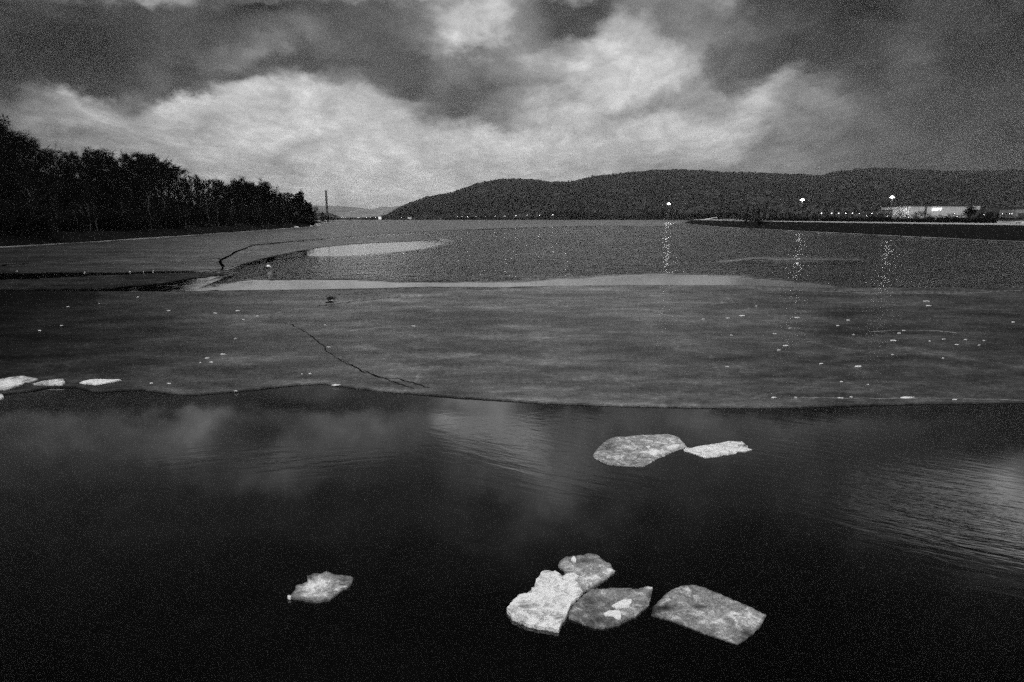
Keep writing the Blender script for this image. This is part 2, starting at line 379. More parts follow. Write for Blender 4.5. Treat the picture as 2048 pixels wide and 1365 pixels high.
def make_ice_mat(name, k=1.0):
    m, t, p = new_mat(name); n = t.nodes; l = t.links
    at_ = n.new('ShaderNodeAttribute'); at_.attribute_name = 'frost'; co = n.new('ShaderNodeTexCoord')
    sp = n.new('ShaderNodeSeparateColor'); l.new(at_.outputs['Color'], sp.inputs[0])
    def tex(scale, det, rough, stretch):
        mp_ = n.new('ShaderNodeMapping'); mp_.inputs['Scale'].default_value = stretch; l.new(co.outputs['Object'], mp_.inputs[0])
        x = n.new('ShaderNodeTexNoise'); x.inputs['Scale'].default_value = scale; x.inputs['Detail'].default_value = det; x.inputs['Roughness'].default_value = rough
        l.new(mp_.outputs[0], x.inputs['Vector']); return x.outputs[0]
    def op(o_, a, b, c=None):
        q = n.new('ShaderNodeMath'); q.operation = o_
        for i, v in enumerate((a, b, c)):
            if v is None: continue
            if isinstance(v, (int, float)): q.inputs[i].default_value = v
            else: l.new(v, q.inputs[i])
        return q.outputs[0]
    big = tex(.22, 7, .62, (.45, 1.0, 1)); streak = tex(.75, 9, .78, (.6, 1.0, 1)); vor = n.new('ShaderNodeTexVoronoi'); vor.feature = 'DISTANCE_TO_EDGE'; vor.inputs['Scale'].default_value = .16; wv_ = n.new('ShaderNodeTexNoise'); wv_.inputs['Scale'].default_value = .35; wv_.inputs['Detail'].default_value = 5; l.new(co.outputs['Object'], wv_.inputs['Vector']); va = n.new('ShaderNodeVectorMath'); va.operation = 'MULTIPLY_ADD'; l.new(wv_.outputs['Color'], va.inputs[0]); va.inputs[1].default_value = (4, 4, 0); l.new(co.outputs['Object'], va.inputs[2]); l.new(va.outputs[0], vor.inputs['Vector']); seam = n.new('ShaderNodeMapRange'); seam.inputs['From Max'].default_value = .012; seam.inputs['To Min'].default_value = 1.0; seam.inputs['To Max'].default_value = 0.0; l.new(vor.outputs['Distance'], seam.inputs[0]); fine = tex(6.0, 6, .75, (.7, 1.2, 1)); grit = tex(38.0, 3, .8, (.8, 1.2, 1))
    a = op('ADD', op('ADD', op('MULTIPLY', op('SUBTRACT', streak, .5), 2.6), op('MULTIPLY', op('SUBTRACT', big, .5), 1.5)), op('ADD', op('MULTIPLY', op('SUBTRACT', fine, .5), 1.15), op('MULTIPLY', op('SUBTRACT', grit, .5), 1.0)))
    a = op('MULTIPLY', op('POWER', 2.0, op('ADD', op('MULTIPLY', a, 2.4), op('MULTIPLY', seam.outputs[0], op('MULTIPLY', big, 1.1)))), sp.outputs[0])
    cl = n.new('ShaderNodeClamp'); l.new(a, cl.inputs[0]); cl.inputs[1].default_value = .006; cl.inputs[2].default_value = .85
    l.new(cl.outputs[0], p.inputs['Base Color'])
    p.inputs['IOR'].default_value = 1.31; mo = op('POWER', 2.0, op('ADD', op('MULTIPLY', op('SUBTRACT', streak, .5), 2.6), op('ADD', op('MULTIPLY', op('SUBTRACT', fine, .5), 3.0), op('MULTIPLY', op('SUBTRACT', grit, .5), 3.0)))); l.new(op('MULTIPLY', op('SUBTRACT', .10, op('MULTIPLY', sp.outputs[1], .10)), mo), p.inputs['Specular IOR Level'])
    l.new(op('ADD', op('MULTIPLY', fine, .28), .20), p.inputs['Roughness'])
    b = n.new('ShaderNodeBump'); b.inputs['Strength'].default_value = .15; b.inputs['Distance'].default_value = .02
    l.new(op('ADD', fine, op('MULTIPLY', grit, .3)), b.inputs['Height']); l.new(b.outputs[0], p.inputs['Normal'])
    return m
ICE = make_ice_mat('lake_ice')
def frost_shade_near(px, py):
    v = .085 * interp(px, [(-200,.06),(0,.12),(250,.30),(450,.65),(650,.95),(1000,1.0),(1300,.98),(1500,.85),(1750,.68),(2048,.42),(2400,.25)])  # ice colour also darkened towards both sides, as vignette and dark reflections
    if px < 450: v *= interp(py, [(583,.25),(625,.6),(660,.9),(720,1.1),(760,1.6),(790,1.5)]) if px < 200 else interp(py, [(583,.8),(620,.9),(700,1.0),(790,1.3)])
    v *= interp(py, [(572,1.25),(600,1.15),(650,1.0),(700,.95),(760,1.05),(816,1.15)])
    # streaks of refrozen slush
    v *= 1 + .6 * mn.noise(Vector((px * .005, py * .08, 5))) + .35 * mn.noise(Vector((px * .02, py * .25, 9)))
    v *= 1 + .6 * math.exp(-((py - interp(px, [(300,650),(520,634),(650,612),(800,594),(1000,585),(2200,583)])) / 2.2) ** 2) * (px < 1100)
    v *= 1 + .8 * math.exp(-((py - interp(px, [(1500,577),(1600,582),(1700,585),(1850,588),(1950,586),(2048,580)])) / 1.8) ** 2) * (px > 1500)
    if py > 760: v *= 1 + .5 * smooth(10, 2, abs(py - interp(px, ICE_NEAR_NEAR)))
    return (v * .98, interp(px, [(0,1),(200,.88),(350,.6),(550,.2),(700,0),(1300,0),(1480,.35),(1600,.85),(1850,.9),(2048,.95)]) * interp(py, [(590,1),(740,.9),(790,.6)]), 0)  # sheen weakened towards both sides for the same falloff
gr = [(px + 6 * ((j % 2)), py) for j, py in enumerate([574 + 3.2 * i for i in range(76)]) for px in range(-600, 2800, 16)]
ol = densify([p for p in ICE_NEAR_FAR], 10, .35, 1, False) + densify(list(reversed(ICE_NEAR_NEAR)), 9, .5, 2, False)
near_ice = slab('ice_sheet', ol, gr, ICE, .035, -.05, frost_shade_near)
tag(near_ice, 'wide grey sheet of thin lake ice across the middle of the lake', kind='structure')
def frost_shade_far(px, py):
    v = .10 * interp(px, [(-300,.15),(0,.22),(200,.42),(450,.85),(700,1.0),(1000,1.05),(1400,1.0)])  # painted darker to the left, as vignette and reflected trees, besides the frost
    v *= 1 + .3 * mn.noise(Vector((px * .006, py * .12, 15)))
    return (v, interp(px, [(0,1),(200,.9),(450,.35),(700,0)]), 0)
ol = densify(ICE_FAR_EDGE, 11, .22, 3, False)
ol += [(1374,440.6),(1200,440.4),(900,440.4),(700,440.6),(664,441.5),(662,446),(640,446.4),(645,450),(640,452.5),(560,459),(500,463),(400,469),(300,476),(150,486),(0,495),(-300,516),(-700,545)]
gr = [(px, py) for py in [441.5, 443, 445, 448, 452, 456, 460, 465, 470, 476, 482, 488, 494, 500, 506, 512, 518, 524, 530, 535, 540, 545] for px in range(-600, 1380, 18)]
far_ice = slab('ice_sheet', ol, gr, ICE, .035, -.05, frost_shade_far)
tag(far_ice, 'pale ice sheet reaching from the wooded left bank to the far shore', kind='structure')
o = slab('ice_sheet', densify(ICE_TWO, 8, .3, 4), [(px, py) for py in range(474, 540, 4) for px in range(450, 880, 14)], ICE, .04, -.05, lambda a, b: .09 * (1 + .3 * mn.noise(Vector((a * .01, b * .1, 2)))))
tag(o, 'curved strip of ice below the crack, beside the rippled water', kind='structure')
o = slab('ice_sheet', densify(TONGUE, 8, .9, 5), [(px, py) for py in range(558, 580, 3) for px in range(-280, 400, 14)], ICE, .035, -.05, lambda a, b: (.02 * (1 + .9 * mn.noise(Vector((a * .02, b * .25, 2)))), .9, 0))
tag(o, 'thin dark tongue of ice in the open water at left', kind='structure')

DARK_WATER = mat('crack_water', .001, .003, rough=.9, spec=0)
def ribbon(name, pts, w_px, z, mt, seed=0, step=7, jit=.9):
    pts = densify(pts, step, jit, seed, False); v = []; f = []
    rnd = random.Random(seed)
    for i, (a, b) in enumerate(pts):
        c = at(a, b, z); q = pts[min(i + 1, len(pts) - 1)]; p = pts[max(i - 1, 0)]
        t = (at(q[0], q[1], z) - at(p[0], p[1], z)); t.z = 0; t.normalize(); nn = Vector((-t.y, t.x, 0))
        w = w_px * rnd.uniform(.4, 1.3) * (.15 if i in (0, len(pts) - 1) else 1)
        v += [c + nn * w, c - nn * w]
        if i: k = 2 * i; f.append((k - 2, k - 1, k + 1, k))
    return mesh_obj(name, v, f, mt)
for i, (pts, w, lab) in enumerate([
    ([(555,645),(580,648),(598,657),(622,672),(650,694),(654,704),(680,720),(710,735),(745,750),(780,762),(830,779)], .017, 'jagged dark crack running down the ice sheet left of centre'),
    ([(395,518),(420,518),(441,519)], .22, 'short dark crack in the ice, left end of the forked crack'),
    ([(690,722),(720,741),(760,754),(800,758),(860,776)], .018, 'faint side crack branching off the long crack'),
    ([(0,531),(60,528)], .15, 'thin dark crack near the left bank'),
    ([(610,596),(640,592),(700,588),(770,586)], .03, 'dark wet seam behind the dark driftwood'),
    ([(630,613),(680,607),(740,600),(800,594)], .03, 'dark wet seam in front of the dark driftwood'),
    ]):
    tag(ribbon('ice_crack', pts, w, .041, DARK_WATER, i + 20, 5, 1.5), lab, kind='structure')

for i, (pts, w, z, lab) in enumerate([
    ([(443,541),(447,532),(440,525),(441,520),(462,510),(470,504),(488,498),(503,491)], .15, .05, 'black forked lead between the far ice and the curved ice strip'),
    ([(503,491),(520,489),(560,485.5),(640,479),(740,471),(790,468)], .22, .05, 'thin dark lead along the top of the curved ice strip'),
    ([(880,462),(950,460),(1050,456.2),(1150,453.2),(1240,452.8),(1290,454.5)], .9, .05, 'dark wet edge of the far ice sheet'),
    ([(470,582),(540,581),(640,580),(740,578),(850,575),(920,575),(1000,576),(1100,573)], .045, .045, 'thin dark broken edge of the near ice sheet'),
    ([(925,577),(960,579),(1000,578)], .09, .045, 'short dark notch on the far edge of the near ice'),
    ]):
    tag(ribbon('ice_crack', pts, w, z, DARK_WATER, i + 70, 9, .35), lab, kind='structure')
PALEICE = mat('frost_ridge', .06, .26, 1.3, .6, .3)
for i, (pts, w, lab) in enumerate([
    ([(430,651),(520,634),(600,619),(680,606),(760,597),(830,590)], .05, 'faint pale pressure line passing in front of the driftwood'),
    ([(1500,578),(1600,582),(1700,585),(1850,588),(1950,586),(2048,580)], .07, 'pale curved pressure line near the far edge of the ice at right'),
    ([(1030,626),(1150,606),(1280,590),(1380,579)], .05, 'faint pale line slanting across the ice right of centre'),
    ([(1740,664),(1800,661),(1870,662),(1930,668)], .06, 'pale patchy frost line near the right margin'),
    ([(1560,795),(1700,797),(1850,797),(2048,801)], .035, 'pale slush line along the front ice edge at right'),
    ]):
    tag(ribbon('frost_line', pts, w, .041, PALEICE, i + 90, 8, .8), lab, kind='structure')

# ------------------------------------------------------------------ floating floes
FLOE = make_ice_mat('floe_ice')
def make_floe_mat(name, lo, hi, gain=1.0):
    m, t, p = new_mat(name); n = t.nodes; l = t.links
    at_ = n.new('ShaderNodeAttribute'); at_.attribute_name = 'frost'; co = n.new('ShaderNodeTexCoord')
    sp = n.new('ShaderNodeSeparateColor'); l.new(at_.outputs['Color'], sp.inputs[0])
    n1 = n.new('ShaderNodeTexNoise'); n1.inputs['Scale'].default_value = 7; n1.inputs['Detail'].default_value = 8; n1.inputs['Roughness'].default_value = .72; n1.inputs['Distortion'].default_value = .8
    n2 = n.new('ShaderNodeTexNoise'); n2.inputs['Scale'].default_value = 70; n2.inputs['Detail'].default_value = 3; n2.inputs['Roughness'].default_value = .8
    n0 = n.new('ShaderNodeTexNoise'); n0.inputs['Scale'].default_value = 7.0; n0.inputs['Detail'].default_value = 7; n0.inputs['Roughness'].default_value = .62; n0.inputs['Distortion'].default_value = 1.2
    n3 = n.new('ShaderNodeTexVoronoi'); n3.inputs['Scale'].default_value = 26
    for q in (n0, n1, n2, n3): l.new(co.outputs['Object'], q.inputs['Vector'])
    def op(o_, a, b):
        q = n.new('ShaderNodeMath'); q.operation = o_
        for i, v in enumerate((a, b)):
            if isinstance(v, (int, float)): q.inputs[i].default_value = v
            else: l.new(v, q.inputs[i])
        return q.outputs[0]
    a = op('ADD', op('MULTIPLY', op('SUBTRACT', n1.outputs[0], .5), 1.4), op('ADD', op('MULTIPLY', op('SUBTRACT', n2.outputs[0], .5), 2.8), op('MULTIPLY', op('SUBTRACT', n3.outputs[0], .45), .5)))
    a = op('MULTIPLY', op('POWER', 2.0, op('MULTIPLY', a, 1.5)), sp.outputs[0])
    pr = n.new('ShaderNodeMapRange'); pr.interpolation_type = 'SMOOTHSTEP'; pr.inputs['From Min'].default_value = .46; pr.inputs['From Max'].default_value = .68; pr.inputs['To Max'].default_value = .75
    l.new(n0.outputs[0], pr.inputs[0]); a = op('MULTIPLY', a, op('ADD', op('MULTIPLY', op('ADD', .45, op('MULTIPLY', n2.outputs[0], .5)), pr.outputs[0]), op('MULTIPLY', n0.outputs[0], 1.5)))
    cl = n.new('ShaderNodeClamp'); l.new(op('MULTIPLY', a, gain), cl.inputs[0]); cl.inputs[1].default_value = lo; cl.inputs[2].default_value = hi
    l.new(cl.outputs[0], p.inputs['Base Color']); p.inputs['IOR'].default_value = 1.31
    l.new(op('ADD', op('MULTIPLY', n1.outputs[0], .4), .15), p.inputs['Roughness'])
    b = n.new('ShaderNodeBump'); b.inputs['Strength'].default_value = .7; b.inputs['Distance'].default_value = .03
    l.new(op('ADD', n1.outputs[0], op('MULTIPLY', n2.outputs[0], .35)), b.inputs['Height']); l.new(b.outputs[0], p.inputs['Normal'])
    return m
FLOE = make_floe_mat('floe_ice', .01, .93)
SNOW = mat('snow_crust', .82, .93, 30, .6, .3, .4)
def shards(parent_group, items): pass
def floe(outline, label, base, blobs=(), snow=(), top=.03, z0=0.0, edge=.6, seed=0, rim=0.0, tilt=None, rough_edge=.9):
    """blobs: (px,py,rx,ry,value) patches of whiter or clearer ice"""
    ol = densify(outline, 4, rough_edge, seed, True, True)
    xs = [p[0] for p in ol]; ys = [p[1] for p in ol]
    dxp = max(2.0, (max(xs) - min(xs)) / 60); dyp = max(1.0, (max(ys) - min(ys)) / 40)
    rnd = random.Random(seed)
    grid = []; y = min(ys)
    while y < max(ys):
        x = min(xs)
        while x < max(xs):
            q = (x + rnd.uniform(-.3, .3) * dxp, y + rnd.uniform(-.3, .3) * dyp)
            if inside(q, ol) and seg_d(q, ol) > .6 * dyp: grid.append(q)
            x += dxp
        y += dyp
    def fr(px, py):
        v = base * 1.5
        for bx, by, rx, ry, val_ in blobs:
            val_ = val_ * 1.5 if val_ > .2 else val_ * .8
            k = math.exp(-(((px - bx) / rx) ** 2 + ((py - by) / ry) ** 2) * 1.3); v = v * (1 - k) + val_ * k
        d = seg_d((px, py), outline)
        v *= edge + (1 - edge) * smooth(0, 6, d)
        if rim and d < 2.2: v = max(v, rim)
        return v
    def hf(x, y):
        h = .006 * mn.noise(Vector((x * 4, y * 4, seed))) + .004 * mn.noise(Vector((x * 14, y * 14, seed)))
        if tilt: h += tilt(x, y)
        return h
    c = at(sum(xs) / len(xs), sum(ys) / len(ys), 0)
    root = empty('ice_floe', (c.x, c.y, 0)); tag(root, label, 'ice floe')
    o = slab('ice_plate', ol, grid, FLOE, top + z0, z0 - .05 if z0 < .03 else z0, fr, None, hf)
    o.data.transform(Matrix.Translation((-c.x, -c.y, 0))); o.parent = root
    for k, sp_ in enumerate(snow):
        sl = densify(sp_, 2, .4, seed + 50 + k); sx = [p[0] for p in sl]; sy = [p[1] for p in sl]
        g = [(a, b) for a in range(int(min(sx)), int(max(sx)) + 1, 2) for b in range(int(min(sy)), int(max(sy)) + 1, 2) if seg_d((a, b), sl) > .7]
        o = slab('snow_patch', sl, g, SNOW, top + z0 + .016, top + z0 - .015, lambda a, b: .9, None, lambda x, y: .006 * mn.noise(Vector((x * 20, y * 20, 3))))
        o.data.transform(Matrix.Translation((-c.x, -c.y, 0))); o.parent = root
    return root
def cr(ox, oy, s, pts): return [(ox + a / s, oy + b / s) for a, b in pts]
c1 = lambda p: cr(1150, 840, 5.12, p)
floe(c1([(185,370),(200,400),(260,430),(340,468),(450,475),(620,485),(700,484),(740,465),(850,398),(960,355),(1080,302),(1145,285),(1110,240),(1070,195),(1010,165),(950,153),(700,162),(450,178),(350,200),(270,262),(215,325)]),
     'large rounded grey ice floe with white patches, left one of the far pair', .26,
     [(1340,885,45,10,.45),(1270,925,40,8,.22),(1262,895,18,4,.5),(1300,906,22,5,.6),(1290,917,10,2,.12),(1215,895,20,14,.13),(1350,880,14,5,.4)],
     [c1(p) for p in ([(735,345),(790,325),(860,322),(862,345),(835,368),(800,375),(760,362)], [(930,290),(1000,270),(1065,265),(1070,278),(1040,295),(985,308),(940,302)], [(725,285),(760,278),(770,290),(745,300)])], seed=1, top=.012, edge=.9)
floe(c1([(1110,318),(1200,345),(1280,375),(1340,394),(1430,385),(1650,345),(1670,325),(1740,330),(1812,308),(1770,300),(1770,275),(1710,228),(1560,226),(1440,252),(1300,270),(1180,295),(1140,290)]),
     'narrow bright white ice floe, right one of the far pair', .62, [(1430,900,50,9,.85),(1489,893,6,5,.06),(1402,893,4,1.5,.03)], [], seed=2, top=.012, edge=.9)
c2 = lambda p: cr(980, 1080, 5.389, p)
floe(c2([(735,290),(760,240),(810,200),(950,190),(1070,165),(1150,180),(1240,245),(1300,275),(1322,325),(1350,355),(1180,485),(1010,580),(950,560),(880,470),(820,400),(780,330)]),
     'grey ice floe half under the brightest floe, farthest of the near cluster', .27, [(1190,1160,30,10,.5),(1170,1170,12,10,.6),(1165,1125,25,8,.14),(1210,1135,15,6,.4)],
     [c2(p) for p in ([(870,240),(900,200),(930,235),(925,262),(890,255)], [(1255,345),(1290,338),(1325,352),(1300,372),(1275,368)])], seed=3, top=.02, edge=.55, rim=0)
floe(c2([(545,385),(620,360),(720,375),(780,420),(830,390),(900,400),(960,435),(920,460),(960,520),(1000,590),(900,690),(860,740),(830,840),(770,920),(740,1000),(690,1000),(560,970),(380,930),(240,870),(180,790),(215,730),(300,630),(350,615),(400,610),(480,540),(510,440)]),
     'brightest snow-covered ice floe, leftmost of the near cluster', .62, [(1100,1185,30,35,.9),(1145,1190,10,35,.95),(1045,1222,14,9,.25),(1090,1225,20,20,.6),(1030,1208,10,8,.8),(1123,1160,8,5,.3),(1060,1190,8,6,.22),(1115,1240,20,12,.45)],
     [c2(p) for p in ([(715,465),(740,435),(775,445),(775,475),(745,480)], [(860,400),(905,402),(955,432),(930,455),(885,430)], [(530,945),(600,928),(665,945),(685,972),(610,965)])], seed=4, top=.02, z0=.018, edge=.85, rough_edge=1.9)
floe(c2([(845,800),(900,720),(1000,620),(1090,550),(1350,535),(1600,550),(1700,515),(1755,520),(1740,600),(1715,710),(1580,830),(1450,890),(1330,945),(1180,965),(1080,945),(960,895),(850,855)]),
     'dark mottled ice floe carrying two white snow patches, middle of the near cluster', .15, [(1215,1190,40,8,.32),(1265,1200,20,8,.35),(1285,1195,12,14,.3),(1298,1180,7,7,.6),(1255,1228,14,10,.4),(1180,1205,20,12,.09),(1190,1245,25,9,.1)],
     [c2(p) for p in ([(1310,740),(1380,700),(1440,675),(1520,670),(1525,700),(1495,752),(1430,755),(1360,762)], [(1225,825),(1270,800),(1390,785),(1412,830),(1410,880),(1370,885),(1320,850),(1240,845)])], seed=5, top=.02, edge=.8)
c3 = lambda p: cr(1280, 1130, 6.827, p)
floe(c3([(690,285),(560,300),(450,340),(340,420),(260,500),(170,600),(150,700),(320,745),(640,855),(960,980),(1150,1040),(1330,1095),(1380,1070),(1530,960),(1640,860),(1690,760),(1725,695),(1600,640),(1450,560),(1250,470),(1000,380),(850,310)]),
     'long grey diamond-shaped ice floe with one dark end, rightmost of the near cluster', .24, [(1330,1218,38,9,.03),(1300,1225,22,18,.015),(1355,1195,20,10,.25),(1425,1235,40,20,.36),(1480,1230,30,14,.33),(1400,1215,25,6,.1),(1490,1270,18,14,.08),(1450,1255,20,10,.36)], [], seed=6, top=.010, edge=.45)
c4 = lambda p: cr(540, 1110, 9.309, p)
floe(c4([(315,825),(400,770),(470,680),(500,590),(600,580),(700,540),(700,420),(830,375),(960,385),(1045,330),(1110,350),(1180,390),(1300,410),(1500,430),(1555,465),(1520,560),(1440,630),(1310,690),(1240,760),(1120,860),(1000,880),(870,900),(700,880),(600,850),(480,840)]),
     'lone small ragged ice floe at left of the near water', .26, [(638,1172,22,12,.75),(620,1185,20,9,.6),(685,1173,8,1.8,.01),(655,1195,20,6,.3),(622,1160,8,6,.12),(690,1163,14,6,.2)],
     [c4([(330,820),(360,800),(400,820),(380,845),(340,840)])], seed=7, top=.02, edge=.45, rough_edge=.9)
# floes stranded on the edge of the ice sheet at the left margin
floe([(-60,772),(-20,767),(0,764),(22,760),(45,757),(62,760),(78,764),(68,768),(50,769),(49,772),(40,776),(25,781),(10,785),(0,784),(-60,792)], 'broad pale broken ice floe on the ice edge at the left margin', .5, [(20,770,30,6,.75),(60,764,15,3,.3)], seed=8, z0=.04, rough_edge=.3)
floe([(66,773),(85,768),(110,764),(127,763),(131,771),(125,775),(105,775),(85,775),(70,775)], 'small blurred-looking grey ice floe between the broken floe and the white wedge', .45, [(110,770,20,4,.6)], seed=9, z0=.04, rough_edge=.3)
floe([(160,772),(168,768),(180,765),(190,764),(225,765),(243,765),(225,769),(210,772),(192,775),(175,773)], 'thin bright white wedge of ice lying flat on the ice edge', .8, [(190,769,30,4,.92)], seed=10, z0=.045, edge=.9, rough_edge=.2)
floe([(-40,788),(-5,789),(4,791),(8,796),(4,798),(-40,799)], 'little pale ice piece in the water cut by the left margin', .6, [], seed=11, rough_edge=.3)

# small chips lying on the ice
chips = [(1484,632,16),(1512,613,6),(1455,637,9),(1595,636,12),(1696,641,9),(1675,652,9),(1549,668,9),(1463,671,6),(1571,692,14),(1557,701,9),(1852,603,14),(1858,612,12),(1798,667,10),(1807,662,8),(1786,682,13),(1888,679,8),(1859,683,6),(1931,680,9),(1913,690,8),(1968,682,6),(1958,691,6),(2026,645,8),(1785,710,7),(1717,734,16),(1642,728,10),(1886,717,6),(1454,734,8),(1683,764,7),(1736,770,5),(1547,796,14),(1591,796,6),(1682,797,13),(1702,795,8),(1814,796,38),(1909,800,10),(1707,670,5),(1579,657,6),(1406,639,8),
 (34,543,4),(169,545,5),(260,544,4),(287,544,3),(306,543,4),(276,595,6),(136,614,7),(198,608,3),(337,622,8),(431,627,9),(475,622,10),(123,652,8),(79,662,8),(471,678,6),(446,709,11),(414,717,12),(422,725,8),(401,726,5),(303,767,7),(338,768,10),(471,783,8),(515,633,5),(487,640,6),(657,695,9),(827,653,8),(604,749,4),(620,748,7),(672,771,24),(650,651,5)]
CHIP = mat('chip_ice', .8, .92, 20, .5, .4, .3)
protos = []
for k in range(4):
    rnd = random.Random(300 + k); n = 7; v = []; f = []
    for z, s in ((.0, 1.0), (.035, .82)):
        for j in range(n):
            a = 2 * math.pi * j / n; r = rnd.uniform(.65, 1.1); v.append((math.cos(a) * r * .5 * s, math.sin(a) * r * .33 * s, z))
    f = [tuple(range(n))[::-1], tuple(range(n, 2 * n))] + [(j, (j + 1) % n, n + (j + 1) % n, n + j) for j in range(n)]
    protos.append((v, f))
pm = []
for v, f in protos:
    me = bpy.data.meshes.new('ice_chip'); me.from_pydata(v, [], f); me.materials.append(CHIP); pm.append(me)
special = {(1717,734): 'thickest white ice chip on the right half of the ice sheet', (1814,796): 'longest thin ice sliver near the right end of the ice edge', (672,771): 'bright ice sliver caught on the bend of the ice edge', (2026,645): 'ice chip on a dark wet patch by the right margin', (657,695): 'single ice chip resting on the long crack', (1484,632): 'long ice chip at the left of the scattered right-hand chips'}
for i, (a, b, wpx) in enumerate(chips):
    o = bpy.data.objects.new('ice_chip', pm[i % 4]); C.objects.link(o)
    p = at(a, b, .038); o.location = p; s = wpx * p.y / F
    th = {1717:1.5, 2026:1.3, 1786:1.3}.get(a, 1.0)
    o.scale = (s, min(s * .5, .08 + p.y * .005), th * (.35 + p.y * .012)); o.rotation_euler = (0, 0, random.Random(i).uniform(-.12, .12))
    sz = 'tiny' if wpx < 6 else 'small' if wpx < 10 else 'long'
    if a < 1000: wh = 'on the dark strip by the left bank' if b < 570 else 'in the cluster left of the long crack' if a > 390 and 700 < b < 740 else 'near the pale floes at the left ice edge' if b > 740 and a < 480 else 'beside the driftwood' if a > 640 and b < 660 else 'near the bend of the ice edge' if b > 740 else 'far left on the dark part of the ice' if a < 300 else 'left of the driftwood'
    else: wh = 'along the front edge of the ice at right' if b > 785 else 'in the upper right of the ice near the margin' if a > 1840 and b < 660 else 'by the right margin of the ice' if a > 1840 else 'right of centre near the far ice edge' if b < 650 and a < 1640 else 'in the scattered line across the right ice' if b < 710 else 'low on the right half of the ice'
    lab = special.get((a, b)) or f'{sz} white ice chip {wh}'
    tag(o, lab, 'ice chip', 'ice chips scattered over the ice sheet')

# ------------------------------------------------------------------ buoy and driftwood
def sphere_rings(r, z0, z1, n=14, m=8, sx=1, prof=None):
    v = []; f = []
    for i in range(m + 1):
        t = i / m; z = z0 + (z1 - z0) * t; rr = prof(t) * r
        for j in range(n): a = 2 * math.pi * j / n; v.append((math.cos(a) * rr, math.sin(a) * rr, z))
    for i in range(m):
        for j in range(n): f.append((i * n + j, i * n + (j + 1) % n, (i + 1) * n + (j + 1) % n, (i + 1) * n + j))
    f.append(tuple(range(n))[::-1]); f.append(tuple(m * n + j for j in range(n))); return v, f
WHITE = mat('white_plastic', .8, .88, 6, .35, .5); BLACKP = mat('black_rubber', .006, .012, 6, .5, .3)
p = at(537, 536.5, 0); br = empty('mooring_buoy', p); tag(br, 'round white mooring buoy with a dark lower half afloat in the rippled water', 'buoy')
v, f = sphere_rings(.16, .10, .27, prof=lambda t: math.sqrt(max(.02, 1 - t * t))); mesh_obj('float_top', v, f, WHITE, br, True)
v, f = sphere_rings(.165, -.1, .098, prof=lambda t: .75 + .25 * math.sin(t * math.pi / 2)); mesh_obj('float_base', v, f, BLACKP, br, True)
b = MB(); b.tube([(.1, 0, .2), (.16, 0, .12), (.2, 0, .02)], .03, 6); b.build('mooring_strap', WHITE, br)
WOOD = mat('wet_wood', .006, .014, 8, .6, .3)
p = at(661, 606, .036); dw = empty('driftwood', p); tag(dw, 'dark clump of driftwood with a thin twig frozen onto the ice, left of centre', 'driftwood')
rnd = random.Random(5); b = MB()
for k in range(150):
    a = Vector((rnd.gauss(.02, .07), rnd.gauss(0, .06), .15 + rnd.random() * .05)); d = Vector((rnd.gauss(0, .08), rnd.gauss(0, .05), rnd.uniform(.03, .16)))
    b.tube([a, a + d], [.010, .003], 3, False)
b.build('root_tuft', WOOD, dw)
b = MB(); b.tube([(-.16, 0, .22), (-.12, 0, .17), (-.05, 0, .10), (.06, 0, .05)], [.02, .03, .035, .03], 8).tube([(-.24, 0, .02), (0, .02, .03), (.16, 0, .02)], [.03, .045, .012], 8); b.build('stem', WOOD, dw, True)
b = MB(); b.tube([(0, 0, .06), (.2, .01, .07), (.42, 0, .068)], [.016, .012, .006], 6); b.build('twig', WOOD, dw)
mesh_obj('ice_lump', *(lambda vf: ([(x * 1.6 + .04, y, z) for x, y, z in vf[0]], vf[1]))(sphere_rings(.06, .095, .145, prof=lambda t: math.sqrt(max(.05, 1 - (2 * t - 1) ** 2)))), WHITE, dw, True)

# ------------------------------------------------------------------ land
SOIL = mat('winter_soil', .003, .010, .8, .95, .05, .5)
GRASS = mat('winter_grass', .004, .012, 2.5, .95, .05, .6)
ROCK = mat('bank_stone', .002, .012, 3.5, .95, .05, .8)
PATH = mat('path_gravel', .02, .05, 5, .9, .2)
KERB = mat('pale_kerb', .8, .92, 1.2, .8, .2); FRINGE = mat('shore_frost', .10, .75, .12, .8, .2)
def strip(name, rowsv, mt):
    n = len(rowsv[0]); v = [p for r in rowsv for p in r]
    f = [(a * n + i, (a + 1) * n + i, (a + 1) * n + i + 1, a * n + i + 1) for a in range(len(rowsv) - 1) for i in range(n - 1)]
    return mesh_obj(name, v, f, mt)
LSH = [(-66,-60),(-67,40),(-70.5,86),(-71,105),(-73,125),(-76,155),(-81,192),(-87,240),(-95,300),(-99,318),(-112,332),(-150,420),(-163,520),(-160,548),(-185,580),(-400,1100),(-700,1500),(-1600,1900)]
def lsx(y):
    return interp(y, [(b_, a_) for a_, b_ in LSH if True])
def hill_z(d, y):
    k = smooth(345, 250, y) if y < 345 else 0
    base = .25 + 1.4 * smooth(0, 4, d) + .25 * smooth(4, 14, d)
    return base + k * (.33 * max(0, d - 16) - .0010 * max(0, min(d, 150) - 16) ** 2)
rws = []
yy = -60
lys = []
while yy < 1900: lys.append(yy); yy += 4 if yy < 360 else 30
for d in [0, .6, 1.5, 3, 5, 7, 9, 12, 16, 22, 30, 40, 52, 66, 85, 110, 150, 300, 900, 2500]:
    r = []
    for y in lys:
        x = lsx(y) - d; z = hill_z(d, y) - (.6 if d == 0 else 0)
        z += .35 * mn.noise(Vector((x * .15, y * .15, 0))) * min(1, d / 8) + (.12 * mn.noise(Vector((x, y, 4))) if d < 5 else 0)
        r.append((x, y, z))
    rws.append(r)
tag(strip('terrain', rws, SOIL), 'dark wooded slope of the left bank', kind='structure')
